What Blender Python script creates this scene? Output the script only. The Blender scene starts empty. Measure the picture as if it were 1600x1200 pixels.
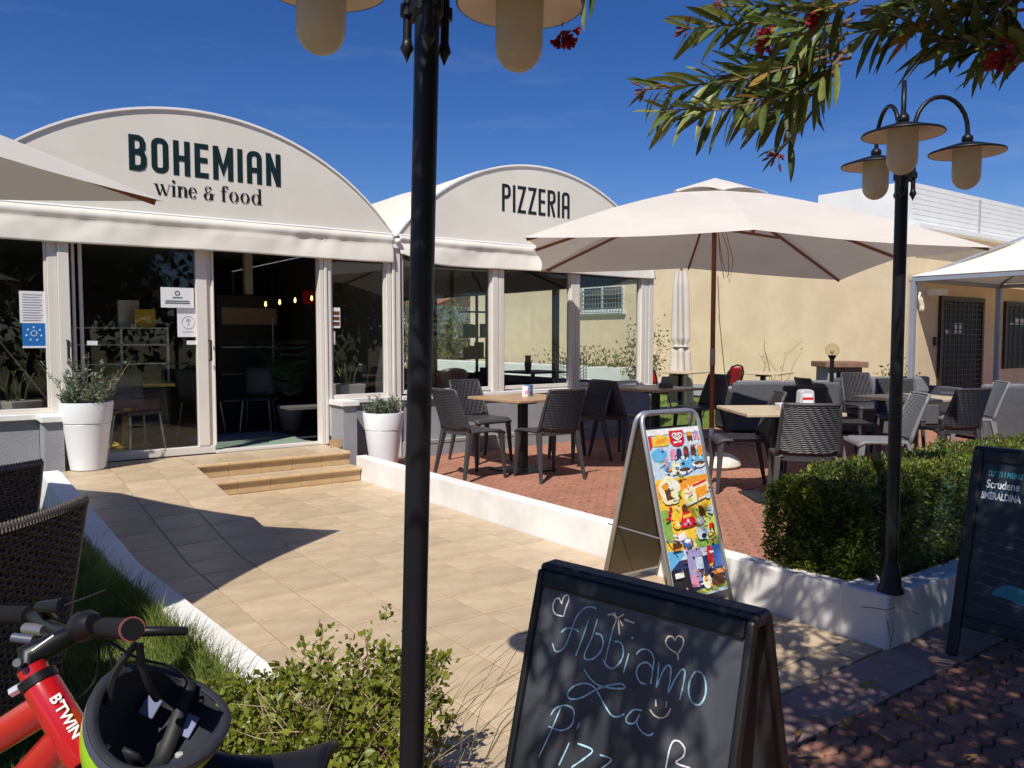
import bpy, bmesh, math, random
from mathutils import Vector, Matrix, noise as mnoise
R = math.radians
random.seed(7)
S = bpy.context.scene
COL = S.collection

# ------------------------------------------------------------------ camera
# world axes: X runs along the shop front, Y goes away from the street into the plot, Z up; street level z = 0
F_PX, PITCH, YAW, EYE = 1250.0, R(3.3), R(36.5), 1.35
cam = bpy.data.objects.new('camera', bpy.data.cameras.new('camera'))
COL.objects.link(cam)
cam.location = (0, 0, EYE)
cam.rotation_euler = (R(90) - PITCH, 0, -YAW)
cam.data.sensor_width = 36.0
cam.data.lens = F_PX / 1600 * 36.0
cam.data.clip_start = 0.05
cam.data.clip_end = 3000
S.camera = cam
# ------------------------------------------------------------------ world, sun, exposure
SUN_EL = R(51.5)
SUN_DIR = Vector((-0.827, -0.562, 0)).normalized() * math.cos(SUN_EL) + Vector((0, 0, math.sin(SUN_EL)))
W = bpy.data.worlds.new('World'); S.world = W; W.use_nodes = True
wn, wl = W.node_tree.nodes, W.node_tree.links
sky = wn.new('ShaderNodeTexSky'); sky.sky_type = 'NISHITA'; sky.sun_disc = False
sky.sun_elevation = SUN_EL
sky.sun_rotation = math.atan2(SUN_DIR.x, SUN_DIR.y)
sky.air_density, sky.dust_density, sky.ozone_density, sky.altitude = 1.0, 0.1, 6.0, 600
bg = wn['Background']; bg.inputs['Strength'].default_value = 0.085
# thin cirrus streaks, laid out by sky direction
tc = wn.new('ShaderNodeTexCoord'); mp = wn.new('ShaderNodeMapping')
mp.inputs['Scale'].default_value = (1.6, 1.6, 9.0); mp.inputs['Rotation'].default_value = (0.12, 0.2, 0.3)
cn = wn.new('ShaderNodeTexNoise'); cn.inputs['Scale'].default_value = 2.2; cn.inputs['Detail'].default_value = 7; cn.inputs['Roughness'].default_value = 0.62
cr = wn.new('ShaderNodeValToRGB'); cr.color_ramp.elements[0].position = 0.55; cr.color_ramp.elements[1].position = 0.95
cr.color_ramp.elements[1].color = (0.13, 0.13, 0.13, 1)
mx = wn.new('ShaderNodeMix'); mx.data_type = 'RGBA'
mx.inputs['B'].default_value = (7.5, 8.2, 9.5, 1)
wl.new(tc.outputs['Generated'], mp.inputs['Vector']); wl.new(mp.outputs['Vector'], cn.inputs['Vector'])
wl.new(cn.outputs['Fac'], cr.inputs['Fac']); wl.new(cr.outputs['Color'], mx.inputs['Factor'])
hsv = wn.new('ShaderNodeHueSaturation'); hsv.inputs['Saturation'].default_value = 1.24; hsv.inputs['Value'].default_value = 0.95; hsv.inputs['Hue'].default_value = 0.515
wl.new(sky.outputs['Color'], hsv.inputs['Color']); wl.new(hsv.outputs['Color'], mx.inputs['A']); wl.new(mx.outputs['Result'], bg.inputs['Color'])
sun = bpy.data.objects.new('sun', bpy.data.lights.new('sun', 'SUN')); COL.objects.link(sun)
sun.data.energy = 4.7; sun.data.angle = R(0.53); sun.data.color = (1.0, 0.95, 0.87)
sun.rotation_euler = SUN_DIR.to_track_quat('Z', 'Y').to_euler(); sun.location = (0, 0, 30)
S.view_settings.view_transform = 'Standard'; S.view_settings.look = 'None'
S.view_settings.exposure = 0.22; S.view_settings.gamma = 1.0
S.render.engine = 'CYCLES'
S.cycles.max_bounces = 8; S.cycles.transparent_max_bounces = 16

# ------------------------------------------------------------------ photo pixel -> place helpers
def ray(x, y):
    cx, cy = (x - 800) / F_PX, (600 - y) / F_PX
    f = math.cos(PITCH) + cy * math.sin(PITCH); u = -math.sin(PITCH) + cy * math.cos(PITCH)
    return Vector((cx * math.cos(YAW) + f * math.sin(YAW), -cx * math.sin(YAW) + f * math.cos(YAW), u))
def on_z(x, y, z): r = ray(x, y); return Vector((0, 0, EYE)) + r * ((z - EYE) / r.z)
def on_plane(x, y, o, n): r = ray(x, y); c = Vector((0, 0, EYE)); return c + r * ((o - c).dot(n) / r.dot(n))
def cw(X, Y, z=0.0):   # a spot X metres right of and Y metres ahead of the viewpoint
    return Vector((X * math.cos(YAW) + Y * math.sin(YAW), -X * math.sin(YAW) + Y * math.cos(YAW), z))
def to_px(P):
    X = P[0] * math.cos(YAW) - P[1] * math.sin(YAW); Y = P[0] * math.sin(YAW) + P[1] * math.cos(YAW); Z = P[2] - EYE
    f = Y * math.cos(PITCH) - Z * math.sin(PITCH); u = Y * math.sin(PITCH) + Z * math.cos(PITCH)
    return (800 + F_PX * X / f, 600 - F_PX * u / f, f) if f > .01 else (-9999, -9999, f)

# ------------------------------------------------------------------ materials
MATS = {}
def mat(name, col, rough=0.6, metal=0.0, var=0.12, scale=6.0, bump=0.0, bscale=40.0, rnd=0.0, col2=None, spec=0.5,
        dirt=0.0, stretch=(1, 1, 1), trans=0.0, sub=None, coat=0.0):
    m = bpy.data.materials.new(name); m.use_nodes = True; MATS[name] = m
    n, l = m.node_tree.nodes, m.node_tree.links
    b = n['Principled BSDF']
    b.inputs['Roughness'].default_value = rough; b.inputs['Metallic'].default_value = metal
    b.inputs['Specular IOR Level'].default_value = spec
    if coat: b.inputs['Coat Weight'].default_value = coat; b.inputs['Coat Roughness'].default_value = 0.08
    tcn = n.new('ShaderNodeTexCoord'); mpn = n.new('ShaderNodeMapping'); mpn.inputs['Scale'].default_value = stretch
    l.new(tcn.outputs['Object'], mpn.inputs['Vector'])
    nz = n.new('ShaderNodeTexNoise'); nz.inputs['Scale'].default_value = scale; nz.inputs['Detail'].default_value = 5
    l.new(mpn.outputs['Vector'], nz.inputs['Vector'])
    rp = n.new('ShaderNodeValToRGB'); l.new(nz.outputs['Fac'], rp.inputs['Fac'])
    c2 = col2 or tuple(c * (1 + var) for c in col); c1 = tuple(c * (1 - var) for c in col)
    rp.color_ramp.elements[0].position = 0.3; rp.color_ramp.elements[1].position = 0.7
    rp.color_ramp.elements[0].color = (*c1, 1); rp.color_ramp.elements[1].color = (*[min(1, c) for c in c2], 1)
    out = rp.outputs['Color']
    if rnd:
        oi = n.new('ShaderNodeObjectInfo'); hs = n.new('ShaderNodeHueSaturation')
        mr = n.new('ShaderNodeMapRange'); mr.inputs['To Min'].default_value = 1 - rnd; mr.inputs['To Max'].default_value = 1 + rnd
        l.new(oi.outputs['Random'], mr.inputs['Value']); l.new(mr.outputs['Result'], hs.inputs['Value']); l.new(out, hs.inputs['Color'])
        out = hs.outputs['Color']
    if dirt:
        n2 = n.new('ShaderNodeTexNoise'); n2.inputs['Scale'].default_value = 1.7; n2.inputs['Detail'].default_value = 9; n2.inputs['Roughness'].default_value = .68
        l.new(tcn.outputs['Object'], n2.inputs['Vector'])
        r2 = n.new('ShaderNodeValToRGB'); r2.color_ramp.elements[0].position = 0.42; r2.color_ramp.elements[1].position = 0.62
        r2.color_ramp.elements[0].color = (1 - dirt, 1 - dirt * 1.1, 1 - dirt * 1.25, 1); r2.color_ramp.elements[1].color = (1, 1, 1, 1)
        l.new(n2.outputs['Fac'], r2.inputs['Fac'])
        mm = n.new('ShaderNodeMix'); mm.data_type = 'RGBA'; mm.blend_type = 'MULTIPLY'; mm.inputs['Factor'].default_value = 1
        l.new(out, mm.inputs['A']); l.new(r2.outputs['Color'], mm.inputs['B']); out = mm.outputs['Result']
    l.new(out, b.inputs['Base Color'])
    if bump:
        nb = n.new('ShaderNodeTexNoise'); nb.inputs['Scale'].default_value = bscale; nb.inputs['Detail'].default_value = 4
        l.new(mpn.outputs['Vector'], nb.inputs['Vector'])
        bp = n.new('ShaderNodeBump'); bp.inputs['Strength'].default_value = bump; bp.inputs['Distance'].default_value = 0.01
        l.new(nb.outputs['Fac'], bp.inputs['Height']); l.new(bp.outputs['Normal'], b.inputs['Normal'])
    if trans:
        tr = n.new('ShaderNodeBsdfTranslucent'); ms = n.new('ShaderNodeMixShader'); ms.inputs['Fac'].default_value = trans
        l.new(out, tr.inputs['Color']); l.new(b.outputs['BSDF'], ms.inputs[1]); l.new(tr.outputs['BSDF'], ms.inputs[2])
        l.new(ms.outputs['Shader'], n['Material Output'].inputs['Surface'])
    return m
def glass(name, tint=(.86, .9, .88), ior=1.5):
    m = bpy.data.materials.new(name); m.use_nodes = True; MATS[name] = m
    n, l = m.node_tree.nodes, m.node_tree.links; n.remove(n['Principled BSDF'])
    t = n.new('ShaderNodeBsdfTransparent'); t.inputs['Color'].default_value = (*tint, 1)
    g = n.new('ShaderNodeBsdfGlossy'); g.inputs['Roughness'].default_value = 0.01
    ge = n.new('ShaderNodeNewGeometry'); dp = n.new('ShaderNodeVectorMath'); dp.operation = 'DOT_PRODUCT'
    l.new(ge.outputs['Incoming'], dp.inputs[0]); l.new(ge.outputs['Normal'], dp.inputs[1])
    def mth(op, a, b=None):
        q = n.new('ShaderNodeMath'); q.operation = op
        for i_, v_ in enumerate((a, b)):
            if v_ is None: continue
            if isinstance(v_, (int, float)): q.inputs[i_].default_value = v_
            else: l.new(v_, q.inputs[i_])
        return q.outputs[0]
    f0 = ((ior - 1) / (ior + 1)) ** 2          # reflection of one face, growing towards grazing angles
    fac = mth('ADD', mth('MULTIPLY', mth('POWER', mth('SUBTRACT', 1.0, mth('ABSOLUTE', dp.outputs['Value'])), 5.0), 1 - f0), f0)
    nz = n.new('ShaderNodeTexNoise'); nz.inputs['Scale'].default_value = 1.3; bp = n.new('ShaderNodeBump'); bp.inputs['Strength'].default_value = .02
    l.new(nz.outputs['Fac'], bp.inputs['Height']); l.new(bp.outputs['Normal'], g.inputs['Normal'])
    x = n.new('ShaderNodeMixShader'); l.new(fac, x.inputs['Fac']); l.new(t.outputs['BSDF'], x.inputs[1]); l.new(g.outputs['BSDF'], x.inputs[2])
    l.new(x.outputs['Shader'], n['Material Output'].inputs['Surface'])
    return m
def emit(name, col, st):
    m = bpy.data.materials.new(name); m.use_nodes = True; MATS[name] = m
    b = m.node_tree.nodes['Principled BSDF']; b.inputs['Base Color'].default_value = (*col, 1)
    b.inputs['Emission Color'].default_value = (*col, 1); b.inputs['Emission Strength'].default_value = st
    return m

mat('tile', (.59, .45, .29), .42, var=.12, scale=3.5, rnd=.09, bump=.05, bscale=18, stretch=(1, 2.2, 1), col2=(.67, .54, .375), dirt=.2)
mat('step_tile', (.55, .38, .2), .45, var=.12, scale=6, rnd=.06, bump=.06, bscale=20, stretch=(1, 1, 3), dirt=.08)
mat('grout', (.27, .20, .14), .9, var=.15, scale=30)
mat('paver', (.37, .17, .108), .85, var=.14, scale=14, rnd=.10, bump=.25, bscale=60, dirt=.16)
mat('street_paver', (.36, .18, .125), .88, var=.2, scale=12, rnd=.2, bump=.3, bscale=60, dirt=.25)
mat('border_stone', (.40, .27, .225), .85, var=.15, scale=9, rnd=.1, bump=.25, bscale=50, dirt=.2)
mat('joint_sand', (.21, .12, .085), .95, var=.2, scale=40, bump=.3, bscale=120)
mat('white_kerb', (.80, .79, .76), .75, var=.05, scale=3, bump=.12, bscale=35, dirt=.14)
mat('soil', (.16, .10, .06), .95, var=.35, scale=18, bump=.6, bscale=50)
mat('lawn_soil', (.12, .14, .045), .95, var=.3, scale=9, bump=.5, bscale=60)
mat('far_ground', (.26, .24, .12), .95, var=.25, scale=.6)
mat('pvc', (.74, .70, .635), .38, var=.03, scale=2, dirt=.05)
mat('tarp', (.77, .73, .635), .5, var=.03, scale=1.2, bump=.05, bscale=6, dirt=.05)
mat('roof_tarp', (.82, .77, .65), .5, var=.03, scale=1.5, bump=.08, bscale=5, dirt=.06, trans=.12)
mat('trim_white', (.86, .85, .82), .4, var=.02)
mat('grey_wall', (.30, .305, .335), .85, var=.06, scale=4, bump=.35, bscale=70, dirt=.12)
mat('sill', (.82, .81, .78), .5, var=.03, dirt=.08)
mat('letter_green', (.004, .02, .019), .4, var=.1)
mat('letter_black', (.012, .011, .01), .4, var=.1)
mat('black_metal', (.007, .008, .011), .42, var=.25, scale=8, bump=.04, bscale=30, spec=.35)
mat('black_matte', (.012, .012, .013), .6, var=.2)
mat('globe', (.76, .71, .56), .25, var=.06, scale=3, trans=.6)
mat('shade_under', (.72, .62, .5), .5, var=.06, scale=5)
mat('umbrella_cloth', (.70, .65, .585), .8, var=.03, scale=2.5, bump=.06, bscale=7, trans=.2, dirt=.05)
mat('umbrella_wood', (.24, .075, .03), .45, var=.25, scale=7, stretch=(1, 1, .15))
mat('rope', (.28, .2, .12), .9)
mat('terrazzo', (.62, .60, .54), .8, var=.2, scale=45, bump=.3, bscale=60)
mat('steel', (.45, .46, .47), .35, metal=.9, var=.08)
mat('alu', (.50, .51, .52), .38, metal=.75, var=.05)
mat('chair_resin', (.047, .045, .049), .5, var=.1, scale=10, rnd=.12, bump=.05, bscale=90)
mat('grey_and_lit_chair', (.17, .175, .185), .5, var=.06, scale=10, rnd=.05, bump=.05, bscale=90)  # plain grey of cushions; on chairs, sunlight painted over the dark resin
mat('sofa_grey', (.085, .088, .098), .6, var=.1, scale=16, rnd=.08, bump=.2, bscale=120)
mat('table_wood', (.42, .27, .15), .38, var=.22, scale=9, stretch=(1, 8, 1), rnd=.05)
mat('table_wood_pale', (.52, .42, .28), .4, var=.15, scale=9, stretch=(1, 8, 1))
mat('wicker', (.105, .082, .066), .5, var=.3, scale=40)
mat('red_plastic', (.48, .012, .014), .35, var=.08)
mat('dark_frame', (.03, .012, .01), .4)
mat('yellow_wall', (.71, .575, .38), .9, var=.035, scale=1.2, bump=.12, bscale=30, dirt=.09)
mat('yellow_wall_deep', (.52, .33, .16), .9, var=.05, scale=1.2, bump=.12, bscale=30)
mat('plinth_grey', (.34, .34, .36), .9, var=.06, bump=.2, bscale=30)
mat('white_plaster', (.80, .80, .79), .85, var=.03, scale=1.5, dirt=.05)
mat('roof_tile', (.36, .15, .08), .8, var=.2, scale=7)
mat('door_brown', (.028, .014, .009), .5, var=.3)
mat('canopy_cloth', (.80, .75, .65), .8, var=.03, scale=2, bump=.05, bscale=6, trans=.07)
mat('canopy_frame', (.30, .33, .38), .45, metal=.2, var=.06)
mat('pot_white', (.80, .81, .83), .35, var=.02, scale=3, dirt=.04)
mat('pot_grey', (.30, .28, .26), .6, var=.06)
mat('leaf_rosemary', (.14, .19, .125), .6, var=.35, scale=30, trans=.2)
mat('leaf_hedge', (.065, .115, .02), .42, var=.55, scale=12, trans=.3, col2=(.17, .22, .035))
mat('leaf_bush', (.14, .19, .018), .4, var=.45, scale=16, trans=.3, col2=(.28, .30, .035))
mat('leaf_oleander', (.09, .132, .035), .42, var=.3, scale=5, trans=.28, rnd=.35)
mat('leaf_oleander_light', (.25, .29, .08), .45, var=.25, scale=6, trans=.3, rnd=.2)
mat('leaf_yellow', (.33, .2, .035), .6, var=.3, trans=.25, rnd=.3)
mat('leaf_dry', (.33, .27, .13), .8, var=.3, rnd=.25)
mat('leaf_far', (.08, .11, .025), .7, var=.5, scale=3, trans=.2, col2=(.17, .18, .04))
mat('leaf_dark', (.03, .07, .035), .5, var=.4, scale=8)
mat('leaf_snake', (.12, .16, .05), .45, var=.4, scale=16, stretch=(1, 1, .6), col2=(.36, .36, .14))
mat('twig', (.20, .13, .07), .85, var=.3, scale=20)
mat('twig_pale', (.38, .29, .19), .9, var=.25, scale=20)
mat('flower_red', (.26, .01, .028), .6, var=.35, scale=30, trans=.2)
mat('stalk_red', (.20, .045, .05), .6, var=.3)
mat('grass', (.15, .235, .03), .55, var=.5, scale=3, trans=.35, col2=(.27, .33, .07))
mat('yard_grass', (.12, .19, .03), .8, var=.3, scale=5, bump=.6, bscale=90)
mat('chalkboard', (.036, .041, .052), .40, var=.5, scale=5, stretch=(1, .6, .6), col2=(.085, .09, .10), bump=.02, bscale=60)
mat('board_frame', (.006, .0065, .0075), .5, var=.3, scale=12)
mat('chalk_blue', (.36, .60, .70), .95, var=.25, scale=90)
mat('chalk_white', (.78, .74, .76), .95, var=.2, scale=90)
mat('chalk_yellow', (.78, .66, .46), .95, var=.2, scale=90)
mat('chalk_faint', (.07, .08, .11), .95, var=.4, scale=40)
mat('print_teal', (.03, .22, .29), .6, var=.05); mat('print_blue', (.008, .013, .022), .5); mat('print_white', (.62, .68, .74), .6)
mat('panel_brown', (.10, .075, .04), .55, var=.15)
for nm, c in dict(pr_red=(.62, .02, .035), pr_white=(.85, .83, .8), pr_yellow=(.86, .56, .06), pr_orange=(.84, .33, .03), pr_sky=(.14, .45, .75), pr_pale=(.55, .66, .78), pr_cream=(.86, .78, .5), pr_brown=(.13, .045, .02), pr_green=(.25, .42, .09), pr_pink=(.75, .28, .42), pr_navy=(.03, .04, .12), pr_violet=(.36, .32, .55), pr_lime=(.55, .66, .12), pr_black=(.02, .018, .025), pr_blue=(.06, .16, .5)).items():
    mat(nm, c, .3, var=.18, scale=55)
mat('paper', (.74, .74, .76), .7, var=.02); mat('paper_ink', (.28, .29, .33), .8); mat('paper_dark', (.10, .14, .15), .8)
mat('poster_blue', (.012, .15, .46), .5, var=.04)
mat('bike_red', (.47, .008, .011), .25, var=.04, coat=.8)
mat('bike_black', (.007, .007, .009), .42, var=.15, spec=.35); mat('rubber', (.007, .0065, .008), .85, var=.2, spec=.2)
mat('helmet_green', (.33, .62, .02), .3, var=.03, coat=.5); mat('helmet_foam', (.02, .022, .03), .7, var=.2, bump=.2, bscale=50)
mat('helmet_band', (.06, .07, .105), .45); mat('helmet_pad', (.20, .22, .36), .9)
mat('bike_logo', (.7, .66, .66), .4)
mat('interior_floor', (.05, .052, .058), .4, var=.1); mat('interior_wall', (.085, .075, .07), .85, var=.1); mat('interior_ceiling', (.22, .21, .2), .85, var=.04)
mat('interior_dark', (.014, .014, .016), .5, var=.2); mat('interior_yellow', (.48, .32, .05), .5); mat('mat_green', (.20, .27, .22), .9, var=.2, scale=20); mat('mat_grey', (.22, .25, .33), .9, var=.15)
mat('pink_shelf', (.3, .22, .17), .6); mat('brick_brown', (.22, .12, .075), .85, var=.2, scale=12, bump=.3)
mat('napkin', (.62, .62, .64), .3, var=.03, metal=.3); mat('house_white', (.75, .75, .76), .9)
glass('window_glass', (.93, .95, .94)); glass('dark_glass', (.30, .33, .36)); glass('clear_globe', (.9, .88, .78), 1.4)
emit('bulb', (1.0, .72, .28), 2.5)

# ------------------------------------------------------------------ mesh helpers
def tag(o, label=None, cat=None, group=None, kind=None):
    if label: o['label'] = label
    if cat: o['category'] = cat
    if group: o['group'] = group
    if kind: o['kind'] = kind
    return o
def thing(name, label, cat, loc=(0, 0, 0), rz=0.0, group=None):
    o = bpy.data.objects.new(name, None); COL.objects.link(o); o.empty_display_size = .1
    o.location = loc; o.rotation_euler = (0, 0, rz)
    return tag(o, label, cat, group)
def copy_tree(o, parent=None):
    c = o.copy(); COL.objects.link(c); c.parent = parent
    for ch in o.children: copy_tree(ch, c)
    return c
def obj(name, me, parent=None, m=None):
    o = bpy.data.objects.new(name, me); COL.objects.link(o)
    if parent: o.parent = parent
    if m: me.materials.clear(); me.materials.append(MATS[m])
    return o
class MB:
    def __init__(s): s.v, s.f = [], []
    def add(s, vs, fs):
        k = len(s.v); s.v += [tuple(v) for v in vs]; s.f += [tuple(i + k for i in f) for f in fs]; return s
    def box(s, a, b, mtx=None):
        x0, y0, z0 = a; x1, y1, z1 = b
        vs = [Vector(p) for p in ((x0, y0, z0), (x1, y0, z0), (x1, y1, z0), (x0, y1, z0), (x0, y0, z1), (x1, y0, z1), (x1, y1, z1), (x0, y1, z1))]
        if mtx: vs = [mtx @ v for v in vs]
        return s.add(vs, ((3, 2, 1, 0), (4, 5, 6, 7), (0, 1, 5, 4), (1, 2, 6, 5), (2, 3, 7, 6), (3, 0, 4, 7)))
    def hexa(s, low, high):   # two quads, 4 points each, counter-clockwise seen from above
        return s.add(list(low) + list(high), ((3, 2, 1, 0), (4, 5, 6, 7), (0, 1, 5, 4), (1, 2, 6, 5), (2, 3, 7, 6), (3, 0, 4, 7)))
    def tube(s, pts, r, n=10, caps=True):
        pts = [Vector(p) for p in pts]; rs = r if isinstance(r, (list, tuple)) else [r] * len(pts)
        t0 = (pts[1] - pts[0]).normalized(); a = Vector((0, 0, 1)) if abs(t0.z) < .9 else Vector((1, 0, 0))
        nrm = t0.cross(a).normalized(); vs = []
        for i, p in enumerate(pts):
            t = (pts[min(i + 1, len(pts) - 1)] - pts[max(i - 1, 0)]).normalized()
            nrm = (nrm - t * nrm.dot(t)).normalized(); bi = t.cross(nrm)
            vs += [p + (nrm * math.cos(2 * math.pi * k / n) + bi * math.sin(2 * math.pi * k / n)) * rs[i] for k in range(n)]
        fs = [(i * n + k, i * n + (k + 1) % n, (i + 1) * n + (k + 1) % n, (i + 1) * n + k) for i in range(len(pts) - 1) for k in range(n)]
        if caps: fs += [tuple(range(n))[::-1], tuple((len(pts) - 1) * n + k for k in range(n))]
        return s.add(vs, fs)
    def bar(s, a, b, w, h, up=(0, 0, 1)):
        a, b = Vector(a), Vector(b); t = (b - a).normalized(); sd = t.cross(Vector(up)).normalized(); u = sd.cross(t)
        q = lambda p: [p - sd * w / 2 - u * h / 2, p + sd * w / 2 - u * h / 2, p + sd * w / 2 + u * h / 2, p - sd * w / 2 + u * h / 2]
        return s.add(q(a) + q(b), ((0, 1, 2, 3), (7, 6, 5, 4), (0, 4, 5, 1), (1, 5, 6, 2), (2, 6, 7, 3), (3, 7, 4, 0)))
    def lathe(s, prof, n=24, c=(0, 0, 0), cap0=True, cap1=True):
        c = Vector(c); vs = [c + Vector((r * math.cos(2 * math.pi * k / n), r * math.sin(2 * math.pi * k / n), z)) for r, z in prof for k in range(n)]
        fs = [(i * n + k, i * n + (k + 1) % n, (i + 1) * n + (k + 1) % n, (i + 1) * n + k) for i in range(len(prof) - 1) for k in range(n)]
        if cap0: fs.append(tuple(range(n))[::-1])
        if cap1: fs.append(tuple((len(prof) - 1) * n + k for k in range(n)))
        return s.add(vs, fs)
    def prism(s, poly, ax, d0, d1):   # polygon in the plane across axis ax, pushed from d0 to d1
        def P(a, b, d): return {0: (d, a, b), 1: (a, d, b), 2: (a, b, d)}[ax]
        n = len(poly); vs = [P(a, b, d0) for a, b in poly] + [P(a, b, d1) for a, b in poly]
        return s.add(vs, [tuple(range(n))[::-1], tuple(range(n, 2 * n))] + [(k, (k + 1) % n, n + (k + 1) % n, n + k) for k in range(n)])
    def grid(s, fn, nu, nv):
        vs = [fn(i / nu, j / nv) for j in range(nv + 1) for i in range(nu + 1)]
        return s.add(vs, [(j * (nu + 1) + i, j * (nu + 1) + i + 1, (j + 1) * (nu + 1) + i + 1, (j + 1) * (nu + 1) + i) for j in range(nv) for i in range(nu)])
    def mesh(s, name, m=None, smooth=False, fix=True):
        me = bpy.data.meshes.new(name); me.from_pydata(s.v, [], s.f)
        if fix:
            bm = bmesh.new(); bm.from_mesh(me); bmesh.ops.recalc_face_normals(bm, faces=bm.faces); bm.to_mesh(me); bm.free()
        if smooth: me.polygons.foreach_set('use_smooth', [True] * len(me.polygons))
        if m: me.materials.append(MATS[m])
        me.update(); return me
    def build(s, name, m, parent=None, smooth=False, bevel=0.0, solid=0.0, kind=None, fix=True, auto=None):
        o = obj(name, s.mesh(name, m, smooth, fix), parent)
        if solid: md = o.modifiers.new('solid', 'SOLIDIFY'); md.thickness = solid; md.offset = 0
        if bevel:
            md = o.modifiers.new('bevel', 'BEVEL'); md.width = bevel; md.segments = 2; md.limit_method = 'ANGLE'; md.angle_limit = R(40)
        if auto and smooth:
            try:
                with bpy.context.temp_override(object=o, active_object=o, selected_objects=[o], selected_editable_objects=[o]): bpy.ops.object.shade_smooth_by_angle(angle=R(auto))
            except Exception: pass
        if kind: o['kind'] = kind
        return o
def ribbon(mb, pts, w, o, ax, ay, d=0.0, closed=False):
    """flat stroke of width w along 2-D points, laid on the plane o + x*ax + y*ay, lifted d along the normal"""
    nrm = Vector(ax).cross(Vector(ay)).normalized(); n = len(pts); vs = []
    for i, (x, y) in enumerate(pts):
        a = pts[(i - 1) % n] if (closed or i) else pts[i]; b = pts[(i + 1) % n] if (closed or i < n - 1) else pts[i]
        pv = Vector((x - a[0], y - a[1])); nv = Vector((b[0] - x, b[1] - y))
        if pv.length < 1e-9: pv = nv
        if nv.length < 1e-9: nv = pv
        pv.normalize(); nv.normalize(); t = pv + nv
        t = t.normalized() if t.length > 1e-6 else nv
        k = max(.45, abs(t.dot(nv))); sx, sy = -t.y, t.x; ww = (w[i] if isinstance(w, list) else w) / 2 / k
        for g in (1, -1): vs.append(Vector(o) + Vector(ax) * (x + g * sx * ww) + Vector(ay) * (y + g * sy * ww) + nrm * d)
    m = n if closed else n - 1
    mb.add(vs, [(2 * i, 2 * i + 1, 2 * ((i + 1) % n) + 1, 2 * ((i + 1) % n)) for i in range(m)])
def text_mesh(body, size, name, m, spacing=1.0, xs=1.0, bold=0.0):
    cu = bpy.data.curves.new(name, 'FONT'); cu.body = body; cu.size = size; cu.align_x = 'CENTER'; cu.align_y = 'CENTER'
    cu.space_character = spacing; cu.offset = bold; cu.resolution_u = 4
    ob = bpy.data.objects.new(name, cu); COL.objects.link(ob)
    me = bpy.data.meshes.new_from_object(ob.evaluated_get(bpy.context.evaluated_depsgraph_get()))
    bpy.data.objects.remove(ob); bpy.data.curves.remove(cu)
    for v in me.vertices: v.co.x *= xs
    me.materials.clear(); me.materials.append(MATS[m]); me.name = name
    return me
def frame_mtx(o, ax, ay):
    ax = Vector(ax).normalized(); ay = Vector(ay); ay = (ay - ax * ay.dot(ax)).normalized(); az = ax.cross(ay)
    return Matrix(((ax.x, ay.x, az.x, o[0]), (ax.y, ay.y, az.y, o[1]), (ax.z, ay.z, az.z, o[2]), (0, 0, 0, 1)))
def leaf_cloud(name, m, parent, pts, size, aspect=.5, seed=1, kind=None, fold=.25, updir=None):
    """small two-panel leaves at (position, outward direction) pairs"""
    rg = random.Random(seed); vs, fs = [], []
    for p, d in pts:
        d = (Vector(d) + Vector((rg.gauss(0, .5), rg.gauss(0, .5), rg.gauss(0, .5)))).normalized()
        sd = d.cross(Vector((rg.gauss(0, 1), rg.gauss(0, 1), rg.gauss(0, 1)))).normalized(); nm = d.cross(sd)
        L = size * rg.uniform(.65, 1.3); w = L * aspect / 2; k = len(vs); p = Vector(p)
        vs += [p, p + d * L * .55 + sd * w + nm * w * fold, p + d * L, p + d * L * .55 - sd * w + nm * w * fold]
        fs += [(k, k + 1, k + 2), (k, k + 2, k + 3)]
    me = bpy.data.meshes.new(name); me.from_pydata([tuple(v) for v in vs], [], fs); me.materials.append(MATS[m]); me.update()
    o = obj(name, me, parent)
    if kind: o['kind'] = kind
    return o

K = EYE / 1.6        # the paving and shop front below are drawn in survey units of 0.844 m and turned into metres by to_metres()
def to_metres():
    for me in {o.data for o in COL.objects if o.type == 'MESH'}: me.transform(Matrix.Scale(K, 4))
    for o in COL.objects:
        if o.type in ('MESH', 'EMPTY'):
            o.location = o.location * K
            for md in o.modifiers:
                if md.type == 'SOLIDIFY': md.thickness *= K
                if md.type == 'BEVEL': md.width *= K
# ================================================================== THE SETTING
TZ = 0.05            # terrace level
KZ = 0.25            # top of the white kerbs
FQ = 9.2             # shop front plane
def struct(mb, name, m, label, **k): return tag(mb.build(name, m, **k), label, None, None, 'structure')
struct(MB().add([(-600, -600, -.12), (900, -600, -.12), (900, 900, -.12), (-600, 900, -.12)], [(0, 1, 2, 3)]), 'ground', 'far_ground', 'dry grassy ground reaching to the horizon')
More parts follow.
